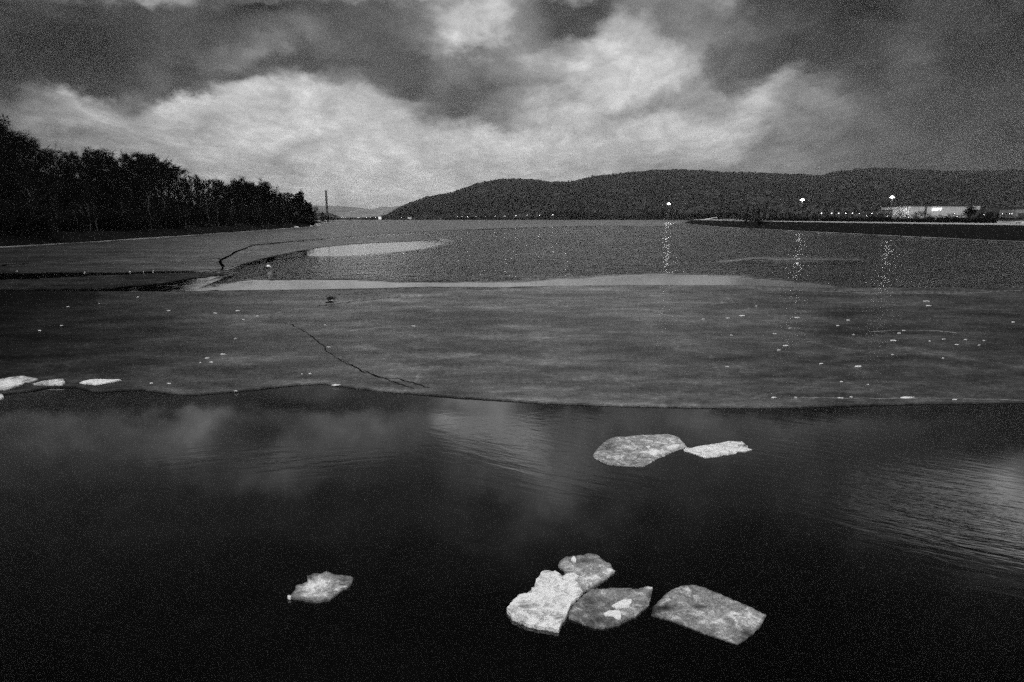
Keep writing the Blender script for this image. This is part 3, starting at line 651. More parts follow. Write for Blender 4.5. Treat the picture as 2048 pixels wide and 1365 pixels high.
rws = [[(lsx(y) - d, y + 0.0, hill_z(d, y) + .06 + .1 * mn.noise(Vector((d, y * .1, 4)))) for y in range(60, 320, 4)] for d in (9.2, 10.6)]
tag(strip('path', [[(x, y, z + .12) for x, y, z in r] for r in rws], PATH), 'faint pale footpath along the left bank', kind='structure')
# frozen fringe along the left waterline
def fringe(name, pts, w, lab, seed):
    rnd = random.Random(seed); v = []; f = []
    pts = densify(pts, 3.0, .35, seed, False)
    for i, (x, y) in enumerate(pts):
        q = Vector(pts[min(i + 1, len(pts) - 1)]); p = Vector(pts[max(i - 1, 0)]); t = (q - p).normalized(); nn = Vector((-t.y, t.x))
        k = w * (.25 + .9 * max(0, mn.noise(Vector((x * .05, y * .05, seed))) + .35)) * rnd.uniform(.6, 1.3)
        a = Vector((x, y)) + nn * k; b_ = Vector((x, y)) - nn * k
        v += [(a.x, a.y, .05), (b_.x, b_.y, .05), (a.x, a.y, .17), (b_.x, b_.y, .17)]
        if i: j = 4 * i; f += [(j - 2, j - 1, j + 3, j + 2), (j - 4, j - 2, j + 2, j), (j - 1, j - 3, j + 1, j + 3)]
    o = mesh_obj(name, v, f, FRINGE); tag(o, lab, kind='structure'); return o
fringe('shore_ice', [(a + .4, b) for a, b in LSH[2:10]], .18, 'thin white ice fringe along the left waterline', 3)
for a, b, w in ((565,456.2,3),(587,449.5,5),(592,455,8),(610,452,5),(622,453,4)):
    p = at(a, b, 0); k = at(a, b, .3)
    o = MB().tube([(-w * .12, 0, 0), (0, .2, .12), (w * .14, 0, .02)], [.18, .3, .12], 7).build('snow_lump', KERB, None, True); o.location = k
    tag(o, 'small snow lump on the dark bank below the last trees', 'snow lump', 'snow lumps on the left bank')

# right embankment
RSH = [(88,-60),(87.5,60),(87,106),(86.5,139),(88,165),(89.5,192),(93,240),(98,300),(106,345),(122,430),(140,520),(152,550),(166,566),(200,590),(330,640)]
def rsx(y): return interp(y, [(b_, a_) for a_, b_ in RSH])
def off(pts, d):
    out = []
    for i in range(len(pts)):
        p = Vector(pts[max(0, i - 1)]); q = Vector(pts[min(len(pts) - 1, i + 1)]); t = (q - p).normalized(); out.append(Vector(pts[i]) + Vector((t.y, -t.x)) * d)
    return out
dens = densify(RSH, 5, .0, 0, False)
prof = [(-.6,-.5),(0,.02),(1.2,.55),(3,1.2),(5,1.95),(6.8,2.5),(8,2.75),(11.2,2.78),(13,2.3),(17,1.2),(22,.95)]
rws = []
for d, z in prof:
    r = []
    for i, p in enumerate(off(dens, d)):
        nz = .10 * mn.noise(Vector((p.x * .8, p.y * .8, z))) if 0 < z < 2.6 else 0
        r.append((p.x, p.y, z + nz))
    rws.append(r)
rws = rws[::-1]
tag(strip('embankment', rws, ROCK), 'dark stone-faced embankment of the right bank', kind='structure')
rws = [[(p.x, p.y, 2.80) for p in off(dens, d)] for d in (11.0, 8.5)]
tag(strip('path', rws, PATH), 'gravel path on the crest of the right embankment', kind='structure')
v = []; f = []
for i, p in enumerate(dens):
    for d, z in ((7.95, 2.68), (7.95, 3.05), (8.4, 3.05), (8.4, 2.68)):
        q = off(dens[max(0, i - 1):i + 2], d)[0 if i == 0 else 1]; v.append((q.x, q.y, z))
    if i: j = 4 * i; f += [(j - 4, j - 3, j + 1, j), (j - 3, j - 2, j + 2, j + 1), (j - 2, j - 1, j + 3, j + 2)]
o = mesh_obj('kerb', v, f, KERB); tag(o, 'long pale concrete kerb along the crest of the right embankment', kind='structure')
fringe('shore_ice', [(a - .5, b) for a, b in RSH[2:13]], .25, 'thin white ice fringe along the foot of the right embankment', 6)
# plain behind the embankment and far shore land
pb = off(dens, 21); poly = [(p.x, p.y) for p in pb] + [(3500, 640), (3500, -60)]
v = [(a, b, .96) for a, b in poly]
rr = [[(p.x, p.y, .97) for p in pb], [(p.x + 60, p.y - 10, 1.0) for p in pb], [(p.x + 400, p.y - 40, 1.2) for p in pb], [(p.x + 3500, p.y * 1.0, 2) for p in pb]]
tag(strip('ground', rr[::-1], GRASS), 'dark flat meadow behind the right embankment', kind='structure')
rr = []
for y, z in ((1690, -.4), (1700, 1.0), (1750, 1.6), (2300, 3), (4200, 8), (14000, 25)):
    rr.append([(x * (1 + (y - 1690) / 2500), y + (25 * mn.noise(Vector((x * .004, 0, 1))) if y < 1800 else 0), z) for x in range(-3000, 3001, 60)])
tag(strip('ground', rr, GRASS), 'low dark land of the far shore', kind='structure')
rr = [[(x, y, z) for x in range(-10, 3000, 60)] for y, z in ((1500, 1.2), (1760, 1.5))]
rr = [[(190 + t * 3300, 610 + t * 0, 1.1) for t in [i / 20 for i in range(21)]], [(330 + t * 3300, 900, 1.2) for t in [i / 20 for i in range(21)]], [(420 + t * 3300, 1720, 1.5) for t in [i / 20 for i in range(21)]]]
tag(strip('ground', rr, GRASS), 'dark plain beyond the corner of the right embankment', kind='structure')

# pale railing climbing at the corner
ra = at_depth(1399, 441.2, 545); rb = at_depth(1433, 435.6, 600)
rl = empty('railing', (ra.x, ra.y, 2.7)); tag(rl, 'pale railing climbing a ramp at the far corner of the right embankment', 'railing')
for k in range(9):
    q = ra.lerp(rb, k / 8) - Vector((ra.x, ra.y, 2.7)); MB().tube([q, q - Vector((0, 0, 1.5))], .08, 5).build('post', KERB, rl)
b = MB(); b.tube([Vector((0, 0, ra.z - 2.7)), rb - Vector((ra.x, ra.y, 2.7))], .42, 6); b.build('rail', KERB, rl)
rmp = [[(ra.x - 5, ra.y + 4, 2.0), (rb.x, rb.y + 4, 2.0), (rb.x + 90, rb.y + 10, 2.0)], [(ra.x - 1, ra.y + 6, ra.z - 1.0), (rb.x, rb.y + 6, rb.z - 1.2), (rb.x + 90, rb.y + 12, rb.z - 1)], [(ra.x - 1, ra.y + 16, ra.z - 1.0), (rb.x, rb.y + 16, rb.z - 1.2), (rb.x + 90, rb.y + 30, 1)]]
tag(strip('ramp', rmp, ROCK), 'dark earth ramp at the corner of the embankment', kind='structure')

# ------------------------------------------------------------------ hills
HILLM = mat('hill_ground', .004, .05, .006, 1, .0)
HAZED = mat('haze_toned_hill', .22, .42, .004, 1, .0)  # distant haze put into the hill colour as a pale tone
def hill(name, ridge, y_foot, y_ridge, lab, seed, rough=1.0, hm=None):
    """ridge: (px,py) skyline, at depth y_ridge; slope falls to the plain at y_foot"""
    cols = []; px = ridge[0][0]
    while px <= ridge[-1][0]: cols.append(px); px += 6
    rws = []; ny = 26
    for j in range(ny + 6):
        r = []
        for px in cols:
            top = at_depth(px, interp(px, ridge), y_ridge); u = top.x / y_ridge
            t = j / ny
            if t <= 1:
                y = y_foot + (y_ridge - y_foot) * t; z = 2 + (top.z - 2) * (t ** .85) + (top.z * .09 * mn.fractal(Vector((px * .012, t * 2.5, seed)), 1, 2, 4)) * math.sin(math.pi * min(1, t)) * 1.0
                zmax = CAM_H + (top.z - CAM_H) / y_ridge * y
                z = min(z, zmax - 1)
                if t > .995: z = top.z
            else: y = y_ridge * (1 + (t - 1) * .3); z = top.z * (1 - (t - 1) * 1.5)
            r.append((u * y, y, z + rough * 5 * mn.noise(Vector((u * y * .012, y * .012, seed)))))
        rws.append(r)
    o = strip(name, rws, hm or HILLM); tag(o, lab, kind='structure'); return rws
RIDGE = [(735,440),(760,437),(775,432),(790,422),(812,411),(830,405),(850,397),(880,391),(905,387),(925,380),(945,372),(965,367),(990,362),(1015,359.5),(1035,360),(1060,360),(1090,364),(1130,367),(1160,362),(1185,355),(1230,350),(1270,346),(1330,341),(1400,342),(1440,346),(1520,348),(1600,351),(1640,353),(1680,345),(1740,338),(1800,339),(1850,342),(1900,345),(2000,343),(2048,342),(2300,350),(2700,370)]
rw = hill('hills', RIDGE, 2100, 3600, 'long wooded ridge behind the right bank', 1)
hill('hills', [(640,440),(690,425),(720,420),(750,418),(775,415),(800,412),(820,409),(838,401),(858,393),(880,392),(905,396),(1000,405)], 7000, 8200, 'hazy hill rising behind the left end of the ridge', 2, .5, HAZED)
hill('hills', [(300,415),(560,413),(600,410),(640,412),(680,412),(720,416),(745,419),(765,413),(790,416),(850,420)], 12200, 13400, 'faintest hazy hills at the end of the lake', 3, .5, HAZED)
hill('hills', [(560,437),(600,428),(640,426),(655,426),(668,429),(680,434),(686,438.5),(700,440)], 3600, 4200, 'small grey rounded hill behind the chimney', 4, .5)

# ------------------------------------------------------------------ woods as masses (far)
WOODM = mat('far_wood', .003, .010, .05, 1, 0)
def mass(name, spots, lab, mt, seed):
    """many ragged crowns far away: each a few crossing leaf-clump faces"""
    rnd = random.Random(seed); v = []; f = []
    for x, y, z, h, w in spots:
        for k in range(5):
            i = len(v); a = rnd.uniform(0, math.pi); c, s = math.cos(a), math.sin(a)
            ww = w * rnd.uniform(.25, .55); hh = h * rnd.uniform(.6, 1.05); ox, oy = rnd.gauss(0, w * .22), rnd.gauss(0, w * .22)
            prof = [(-.6, 0), (-1, .35 + rnd.uniform(-.1, .1)), (-.75, .7), (-.25 + rnd.uniform(-.2, .2), 1), (.5, .82), (1, .5), (.7, 0)]
            for q, zz in prof: v.append((x + ox + q * ww * c, y + oy + q * ww * s, z - 1 + hh * zz))
            f.append(tuple(range(i, i + 7)))
    o = mesh_obj(name, v, f, mt); tag(o, lab, 'wood', kind='stuff'); return o
rnd = random.Random(11); spots = []
ncol = len(rw[0])
for _ in range(15000):
    j = int(27 * rnd.random() ** .8); i = rnd.randrange(0, ncol - 1)
    t = rnd.random(); p = Vector(rw[j][i]).lerp(Vector(rw[j + 1][i + 1]), t)
    h = rnd.uniform(7, 12) * (1 if j < 25 else rnd.uniform(.7, 1.3)); spots.append((p.x, p.y, p.z, h, rnd.uniform(8, 13)))
for i in range(ncol - 1):
    for k in range(5):
        p = Vector(rw[26][i]).lerp(Vector(rw[26][i + 1]), rnd.random()); spots.append((p.x, p.y + rnd.uniform(-20, 20), p.z, rnd.uniform(4, 9) * (1.7 if rnd.random() < .06 else 1), rnd.uniform(5, 12)))
mass('wood', spots, 'distant bare forest covering the long ridge', WOODM, 1)
spots = []
def line_mass(y, pts, n, w=10, base=1.0):
    for _ in range(n):
        px = rnd.uniform(pts[0][0], pts[-1][0]); top = interp(px, pts) + rnd.uniform(-.5, 2.0)
        yy = y + rnd.uniform(-25, 40); p = at_depth(px, top, yy); h = p.z - base
        if h > .8: spots.append((p.x, p.y, base, h, w * rnd.uniform(.7, 1.4)))
line_mass(1715, [(664,435),(680,438),(720,439),(735,436),(760,438),(900,437),(1080,434),(1440,432)], 900, 9)
line_mass(1720, [(880,437),(900,434),(950,433),(960,430),(985,430),(990,435),(1040,434),(1080,432),(1095,422),(1130,420),(1170,421),(1200,427),(1260,431),(1290,427),(1300,420),(1330,418),(1345,421),(1370,426),(1400,425)], 900, 12)
line_mass(1600, [(645,433),(655,431),(668,434),(676,438)], 40, 10)
mass('wood', spots, 'low dark treeline along the far shore', WOODM, 2)

# ------------------------------------------------------------------ trees
BARK = mat('dark_bark', .006, .018, 6, .95, .1, .4, stretch=(1, 1, .25))
BIRCH = mat('pale_bark', .07, .22, 3, .8, .2, .2, stretch=(2, 2, .8))
TWIG = mat('bare_twigs', .004, .012, 4, .95, .05)
NEEDLE = mat('dark_needles', .003, .008, 2, .95, .05)
def blades(v, f, a, b, w, rnd):
    d = (b - a); s = d.cross(Vector((rnd.gauss(0, 1), rnd.gauss(0, 1), rnd.gauss(0, .4))))
    if s.length < 1e-6: return
    s = s.normalized() * w; i = len(v); v += [a - s, a + s, b + s * .3, b - s * .3]; f.append((i, i + 1, i + 2, i + 3))
def make_tree(kind, seed, bark=BARK):
    """unit tree about 14 m tall; trunk + limbs is one part, the crown of twigs another"""
    rnd = random.Random(seed); H = 14.0; root = empty({'bare': 'bare_tree', 'poplar': 'poplar_tree', 'birch': 'birch_tree', 'spruce': 'conifer_tree', 'pine': 'pine_tree', 'shrub': 'shrub'}[kind], (0, 0, 0))
    tm = MB(); cv = []; cf = []
    if kind in ('bare', 'poplar', 'birch'):
        bend = [Vector((rnd.gauss(0, .25), rnd.gauss(0, .25), 0)) for _ in range(6)]
        pts = [Vector((0, 0, -.5))]; 
        for i in range(1, 7): pts.append(Vector((0, 0, H * .93 * i / 6)) + bend[i - 1] * (i / 3))
        r0 = {'bare': .20, 'poplar': .16, 'birch': .14}[kind]
        tm.tube(pts, [r0 * (1 - .13 * i) for i in range(7)], 7)
        def trunk_at(t):
            q = t * 6; i = min(5, int(q)); return pts[i].lerp(pts[i + 1], q - i)
        nb = {'bare': 22, 'poplar': 26, 'birch': 14}[kind]; t0 = {'bare': .25, 'poplar': .12, 'birch': .5}[kind]
        for k in range(nb):
            t = t0 + (1 - t0) * (k + rnd.random()) / nb; a = rnd.uniform(0, 2 * math.pi)
            if kind == 'bare': ln = H * .40 * math.sin(math.pi * (.28 + .68 * (t - t0) / (1 - t0))) * rnd.uniform(.75, 1.15); up = rnd.uniform(.5, 1.1)
            elif kind == 'poplar': ln = H * .22 * (1.1 - .6 * t) * rnd.uniform(.7, 1.1); up = rnd.uniform(1.8, 3.0)
            else: ln = H * .20 * rnd.uniform(.7, 1.2); up = rnd.uniform(.9, 1.7)
            d = Vector((math.cos(a), math.sin(a), up)).normalized(); s = trunk_at(min(t, .99))
            m1 = s + d * ln * .5; e1 = s + d * ln + Vector((0, 0, ln * .12))
            tm.tube([s, m1, e1], [r0 * .38 * (1.1 - t * .6), r0 * .22, r0 * .07], 4, False)
            for q in range(8 if kind != 'birch' else 6):
                tt = rnd.uniform(.25, 1); s2 = s.lerp(e1, tt)
                d2 = (d + Vector((rnd.gauss(0, .55), rnd.gauss(0, .55), rnd.gauss(.15, .4)))).normalized(); l2 = ln * rnd.uniform(.22, .45)
                e2 = s2 + d2 * l2; blades(cv, cf, s2, e2, .035, rnd)
                for w in range(11):
                    s3 = s2.lerp(e2, rnd.uniform(.1, 1)); d3 = (d2 + Vector((rnd.gauss(0, .6), rnd.gauss(0, .6), rnd.gauss(.2, .45)))).normalized()
                    e3 = s3 + d3 * rnd.uniform(.35, 1.05); blades(cv, cf, s3, e3, .020, rnd)
                    if rnd.random() < .8:
                        s4 = s3.lerp(e3, rnd.random()); blades(cv, cf, s4, s4 + (d3 + Vector((rnd.gauss(0, .7), rnd.gauss(0, .7), rnd.gauss(.1, .5)))).normalized() * rnd.uniform(.25, .6), .016, rnd)
        mtc = TWIG
    elif kind == 'spruce':
        tm.tube([(0, 0, -.4), (0, 0, H)], [.22, .03], 7)
        for k in range(34):
            z = H * (.06 + .93 * k / 34); rr = 2.9 * (1 - z / H) ** .85 + .15
            for q in range(9):
                a = rnd.uniform(0, 2 * math.pi); l = rr * rnd.uniform(.7, 1.1); d = Vector((math.cos(a), math.sin(a), -.28)); s = Vector((0, 0, z)); e = s + d * l
                for w in range(9):
                    s3 = s.lerp(e, rnd.uniform(.2, 1)); blades(cv, cf, s3, s3 + Vector((rnd.gauss(0, .3), rnd.gauss(0, .3), rnd.gauss(-.12, .15))) + d * .2, .075, rnd)
        mtc = NEEDLE
    elif kind == 'pine':
        tm.tube([(0, 0, -.4), (.2, 0, 5), (.1, .1, 9), (0, 0, 12.5)], [.25, .2, .15, .06], 7)
        for k in range(24):
            z = rnd.uniform(6.5, 13); a = rnd.uniform(0, 2 * math.pi); l = 3.0 * math.sin(math.pi * (.2 + .75 * (z - 6) / 8)) * rnd.uniform(.4, 1); c = Vector((math.cos(a) * l, math.sin(a) * l, z + .5))
            tm.tube([(0, 0, z - .6), c], [.07, .03], 4, False)
            for w in range(120):
                d = Vector((rnd.gauss(0, 1), rnd.gauss(0, 1), rnd.gauss(0, .7))); d = d.normalized() * rnd.uniform(.2, 1.0); s3 = c + d; blades(cv, cf, s3, s3 + d * .35 + Vector((rnd.gauss(0, .15), rnd.gauss(0, .15), .1)), .06, rnd)
        mtc = NEEDLE
    else:
        for k in range(26):
            a = rnd.uniform(0, 2 * math.pi); d = Vector((math.cos(a) * .7, math.sin(a) * .7, rnd.uniform(.8, 1.8))).normalized(); s = Vector((rnd.gauss(0, .6), rnd.gauss(0, .6), 0)); e = s + d * rnd.uniform(2.5, 4.5); tm.tube([s, e], [.04, .01], 3, False)
            for q in range(34):
                s3 = s.lerp(e, rnd.uniform(.1, 1)); blades(cv, cf, s3, s3 + (d + Vector((rnd.gauss(0, .7), rnd.gauss(0, .7), rnd.gauss(0, .5)))).normalized() * rnd.uniform(.4, 1.1), .028, rnd)
        mtc = TWIG
    tm.build('stem' if kind == 'shrub' else 'trunk', bark, root)
    mesh_obj('crown', cv, cf, mtc, root)
    top = max(p[2] for p in cv)
    return root, top
PT = {}
for kind, seeds in (('bare', (1, 2, 3, 4)), ('poplar', (11, 12)), ('birch', (21, 22)), ('spruce', (31, 32)), ('pine', (41,)), ('shrub', (51, 52))):
    PT[kind] = [make_tree(kind, s, BIRCH if kind == 'birch' else BARK) for s in seeds]
used = set()
def plant(kind, x, y, z, h, lab, group, rnd, wide=1.0, which=None):
    k = rnd.randrange(len(PT[kind])) if which is None else which; root, top = PT[kind][k]
    if (kind, k) in used: o = copy_tree(root)
    else: o = root; used.add((kind, k))
    s = h / top; o.location = (x, y, z); o.rotation_euler = (rnd.gauss(0, .02), rnd.gauss(0, .02), rnd.uniform(0, 6.28)); o.scale = (s * wide, s * wide, s)
    tag(o, lab, 'shrub' if kind == 'shrub' else 'tree', group); return o
SIL = [(-120,225),(-30,222),(0,228),(22,236),(28,268),(50,262),(82,268),(92,292),(130,292),(150,300),(170,296),(185,292),(205,290),(225,300),(245,318),(255,306),(275,298),(300,296),(325,305),(350,322),(372,332),(380,352),(398,342),(412,352),(440,356),(456,349),(466,362),(485,352),(505,358),(515,368),(522,358),(535,356),(545,372),(556,388),(568,380),(578,377),(586,392),(595,380),(602,377),(610,392),(618,404),(628,406),(636,416),(643,432),(650,440)]
G1 = 'trees of the wooded left bank'
rnd = random.Random(77)
lab_row = {0: 'at the water side', 1: 'in the middle of', 2: 'on the skyline of'}
def left_tree(px_, d, frac, kind=None, lab=None, wide=1.0):
    # find y so that the tree at inland distance d shows at px_
    while d > 1.2 and to_px(lsx(317) - d, 317, 5)[0] < px_: d *= .85
    lo, hi = 50.0, 318.0
    for _ in range(40):
        m_ = (lo + hi) / 2; a, b = to_px(lsx(m_) - d, m_, 5)
        if a < px_: lo = m_
        else: hi = m_
    y = (lo + hi) / 2; x = lsx(y) - d; z = hill_z(d, y) - .2
    top = at_depth(px_, interp(px_, SIL), y).z
    h = (top - z) * frac
    if h < 1.5: return
    sc = {0: 'low on', 1: 'halfway up', 2: 'high on'}[0 if d < 14 else 1 if d < 32 else 2]
    kind = kind or (rnd.choice(['bare'] * 5 + ['poplar', 'poplar', 'pine']) if px_ < 540 else rnd.choice(['bare', 'bare', 'poplar', 'spruce', 'spruce']))
    kn = {'bare': 'bare spreading tree', 'poplar': 'narrow bare tree', 'pine': 'dark round-topped pine', 'spruce': 'dark pointed conifer', 'birch': 'slender tree with pale trunk', 'shrub': 'dark leafless shrub'}[kind]
    size = 'tall ' if h > 13 else 'short ' if h < 7 else ''
    spot = ('at the left margin' if px_ < 30 else 'below the fan-shaped skyline tree' if px_ < 110 else 'left of the skyline pine' if px_ < 195 else 'below the skyline pine' if px_ < 250 else 'under the dome-shaped tree' if px_ < 335 else 'right of the dome-shaped tree' if px_ < 400 else 'left of the flat-topped pine' if px_ < 465 else 'beside the flat-topped pine' if px_ < 525 else 'near the last poplars' if px_ < 600 else 'at the tip of the bank')
    plant(kind, x, y, z, h, lab or f'{size}{kn} {sc} the left bank, {spot}', G1 if kind != 'shrub' else 'shrubs of the wooded left bank', rnd, wide)
# skyline rows
px = -100.0
while px < 640:
    w = interp(px, [(-100,17),(200,15),(400,11),(640,7)])
    if px < 630: left_tree(px + rnd.uniform(-2, 2), rnd.uniform(34, 44) if px < 560 else 14, rnd.uniform(.93, 1.0), wide=1.1)
    px += w
px = -100.0
while px < 636:
    left_tree(px, rnd.uniform(22, 30) if px < 560 else 9, rnd.uniform(.80, .96), wide=1.1); px += interp(px, [(-100,22),(200,19),(400,13),(640,8)])
px = -100.0
while px < 640:
    left_tree(px, rnd.uniform(11, 17) if px < 600 else 6, rnd.uniform(.55, .85), wide=1.15); px += interp(px, [(-100,26),(200,24),(400,17),(640,8)])
px = -90.0
while px < 645:
    left_tree(px, rnd.uniform(2.5, 8), rnd.uniform(.22, .45), kind=rnd.choice(['shrub', 'shrub', 'bare']), wide=1.5); px += interp(px, [(-100,22),(200,20),(400,14),(640,8)])
px = -95.0
while px < 560:
    left_tree(px, rnd.uniform(14, 26), rnd.uniform(.42, .6), kind='shrub', wide=1.3); px += interp(px, [(-100,24),(200,20),(560,13)])
# trees one can tell apart
left_tree(8, 30, 1.03, 'pine', 'tall round-crowned pine at the left margin, tallest on the bank')
left_tree(58, 30, 1.02, 'bare', 'fan-shaped bare tree standing alone on the skyline right of the pine', 1.2)
left_tree(285, 30, 1.02, 'bare', 'broad dome-shaped bare tree on the skyline left of the dip', 1.3)
left_tree(215, 28, 1.02, 'pine', 'dark pine breaking the skyline between the bare trees')
left_tree(487, 12, 1.0, 'pine', 'flat-topped pine near the right end of the left bank')
left_tree(533, 12, 1.02, 'poplar', 'bare fan-topped poplar right of the flat-topped pine', 1.5)
left_tree(602, 8, 1.02, 'poplar', 'last narrow poplar at the right end of the left bank')
left_tree(627, 8, 1.02, 'spruce', 'pointed conifer at the tip of the left bank')
for px_, fr in ((60,.55),(110,.5),(300,.6),(330,.55),(415,.6),(435,.5),(550,.5),(150,.35),(165,.42),(176,.42),(190,.40),(246,.5),(370,.42),(377,.4),(462,.45),(470,.5),(510,.4),(520,.5),(498,.45)):
    left_tree(px_, 5.5, fr, 'birch', 'slender pale-trunked tree at the water edge, ' + ('far left on the bank' if px_ < 120 else 'in the trio below the skyline pine' if px_ < 195 else 'alone below the dome-shaped tree' if px_ < 310 else 'right of the dome-shaped tree' if px_ < 400 else 'left of the flat-topped pine' if px_ < 480 else 'right of the flat-topped pine'))
# promontory beyond
for k, (a, tp) in enumerate(((644,428),(649,430),(655,432),(660,434),(664,437),(652,434),(640,424))):
    p = at_depth(a, tp, 560); plant('bare' if k % 2 else 'spruce', p.x, 560 + k, .8, max(3, p.z - .8), 'small dark tree on the low point beyond the left bank', 'trees on the far point', rnd, 1.6)
# right bank trees
G2 = 'trees behind the right embankment'
def right_tree(a, tp, y, kind, lab, wide=1.0):
    p = at_depth(a, tp, y); plant(kind, p.x, y, .9, p.z - .9, lab, G2, rnd, wide)
a = 1385.0
while a < 1500:
    right_tree(a, interp(a, [(1385,428),(1410,425),(1425,427),(1440,424),(1465,423),(1480,427),(1500,430)]) + rnd.uniform(-1, 2), 640, 'bare', 'squat bare tree in the dark clump behind the embankment corner', 2.0); a += 6
a = 1475.0
while a < 1720:
    right_tree(a + rnd.uniform(-2, 2), rnd.choice([411, 416, 420, 424, 426, 428, 430]), rnd.uniform(420, 470), rnd.choice(['poplar', 'poplar', 'spruce', 'bare']), 'thin upright tree in the row behind the middle of the embankment', .9); a += 6.5
a = 1500.0
while a < 2120:
    right_tree(a, rnd.uniform(429, 434), rnd.uniform(240, 300), 'shrub', 'low dark shrub along the back of the right embankment, ' + ('left of the middle lamp mast' if a < 1590 else 'under the middle lamp mast' if a < 1630 else 'below the row of six lamps' if a < 1725 else 'below the right lamp mast' if a < 1800 else 'in front of the large building' if a < 1965 else 'at the right margin'), 1.8); a += 8
for a, tp in ((1841,420),(1850,423),(1832,424),(1880,428),(1905,425),(1944,412),(1938,418),(1950,420),(1925,427),(1965,424),(1985,425),(2000,427),(2015,424),(1800,424),(1775,426),(1760,425),(1740,427),(1815,428),(1860,430),(1895,430)):
    right_tree(a, tp, rnd.uniform(275, 292), 'bare' if tp > 419 else 'pine', 'round dark tree standing before the lit building' if tp < 422 else 'bushy bare tree in front of the buildings on the right', 1.3)
for a, tp in ((2020,441),(2028,443),(2036,444),(2018,446)):
    right_tree(a, tp, 150, 'shrub', 'bare shrub before the white wall at the right margin', 1.2)

# ------------------------------------------------------------------ chimney
CONC = mat('chimney_concrete', .02, .04, .3, .9, .1); BAND = mat('chimney_band', .25, .35, .5, .8, .1)
base = at_depth(655, 437, 2600); top = at_depth(651.4, 382, 2600)
ch = empty('chimney', (base.x, 2600, 2)); tag(ch, 'tall slender factory chimney with light bands beyond the wooded point', 'chimney')
hh = top.z - 2
MB().tube([(0, 0, 0), (0, 0, hh * .5), (0, 0, hh)], [5.5, 4.2, 3.6], 14).build('shaft', CONC, ch)
for k in range(5):
    z = hh * (.12 + .19 * k); MB().tube([(0, 0, z), (0, 0, z + 2)], [5.6 - .42 * k] * 2, 14).build('platform', BAND, ch)
MB().tube([(0, 0, hh - .5), (0, 0, hh + 1.5)], [4.1, 4.1], 14).build('rim', CONC, ch)

# ------------------------------------------------------------------ lamps
STEEL = mat('galvanised_steel', .06, .12, 4, .5, .5)
EMH = mat_emit('floodlight_glow', 130.0); EML = mat_emit('street_lamp_glow', 30.0); EMS = mat_emit('window_glow', 3.0)
def lamp_mast(px_, py_, y, base_z, lab, R_=1.0):
    t = at_depth(px_, py_, y); rt = empty('light_mast', (t.x, y, base_z)); tag(rt, lab, 'light mast', 'tall floodlight masts on the right')
    h = t.z - base_z
    MB().tube([(0, 0, 0), (0, 0, h * .5), (0, 0, h + .2)], [.22, .16, .1], 8).build('mast', STEEL, rt)
    b = MB(); b.tube([(math.cos(a) * R_, math.sin(a) * R_, h + .1) for a in [2 * math.pi * i / 12 for i in range(13)]], .05, 5, False)
    for i in range(4): a = math.pi / 2 * i; b.tube([(0, 0, h + .1), (math.cos(a) * R_, math.sin(a) * R_, h + .1)], .04, 5)
    b.build('head_ring', STEEL, rt)
    v, f = sphere_rings(.62 * R_, h - .62 * R_, h + .62 * R_, 14, 10, prof=lambda t: math.sqrt(max(.01, 1 - (2 * t - 1) ** 2))); mesh_obj('glare_ball', v, f, EMH, rt, True)  # added glowing ball imitating the round glare of the lamp head
    for i in range(8):
        a = 2 * math.pi * i / 8; c = (math.cos(a) * R_, math.sin(a) * R_, h)
        hd = MB().box(c, (.55, .45, .22), a).build('floodlight', STEEL, rt)
        v, f = sphere_rings(.30, c[2] - .32, c[2] - .11, 8, 4, prof=lambda t: .5 + .5 * t); v = [(x + c[0], yy_ + c[1], z) for x, yy_, z in v]; mesh_obj('lens', v, f, EMH, hd)
lamp_mast(1338, 408, 640, 1.2, 'lit floodlight mast above the round trees of the far shore, leftmost of the three', 1.5)
lamp_mast(1605, 400, 400, 1.1, 'lit floodlight mast behind the middle of the right embankment', 1.1)
lamp_mast(1784.5, 394.5, 330, 1.1, 'lit floodlight mast left of the large building', .9)
def street_lamp_proto(h):
    rt = empty('street_lamp', (0, 0, 0)); MB().tube([(0, 0, 0), (0, 0, h * .9), (.3, 0, h), (1.1, 0, h + .1)], [.1, .07, .06, .05], 6).build('pole', STEEL, rt)
    hd = MB().box((1.3, 0, h + .1), (.8, .3, .14)).build('lamp_head', STEEL, rt)
    v, f = sphere_rings(.28, h - .14, h + .03, 8, 3, prof=lambda t: .6 + .4 * t); mesh_obj('lens', [(x + 1.3, y, z) for x, y, z in v], f, EML, hd); return rt
SL = street_lamp_proto(6.0); first = True
def street_lamp(px_, py_, y, lab, group, s=1.0):
    global first
    o = SL if first else copy_tree(SL); first = False
    t = at_depth(px_, py_, y); o.scale = (s, s, (t.z - 1.0) / 6.0); o.location = (t.x - 1.3 * s, y, 1.0); tag(o, lab, 'street lamp', group)
ORD = ('first', 'second', 'third', 'fourth', 'fifth', 'sixth', 'seventh', 'eighth', 'ninth', 'tenth', 'eleventh', 'twelfth')
for n_, a in enumerate((1643,1663.5,1677.5,1691.5,1705,1719)): street_lamp(a, 426.8, 420, f'{ORD[n_]} from the left of the six lamps left of the large building', 'street lamps in a row on the right', .9 if a > 1650 else 1.4)
for n_, (a, b_) in enumerate(((1733,431),(1734,437),(1775,431),(1774,434),(1744,427),(1968,429.5),(1915,446),(1909,427.5),(2005,428),(2019,428),(2024,427.5))):  # lit dots such as vehicle lights, built as small lamps
    street_lamp(a, b_ if b_ < 434 else 433.5, 300, ('small low lamp left of the large building, ' if a < 1800 else 'small low lamp in front of the large building, ' if a < 1950 else 'small low lamp at the right margin by the long warehouse, ') + f'number {ORD[n_]} from left', 'small lamps by the buildings', .45)
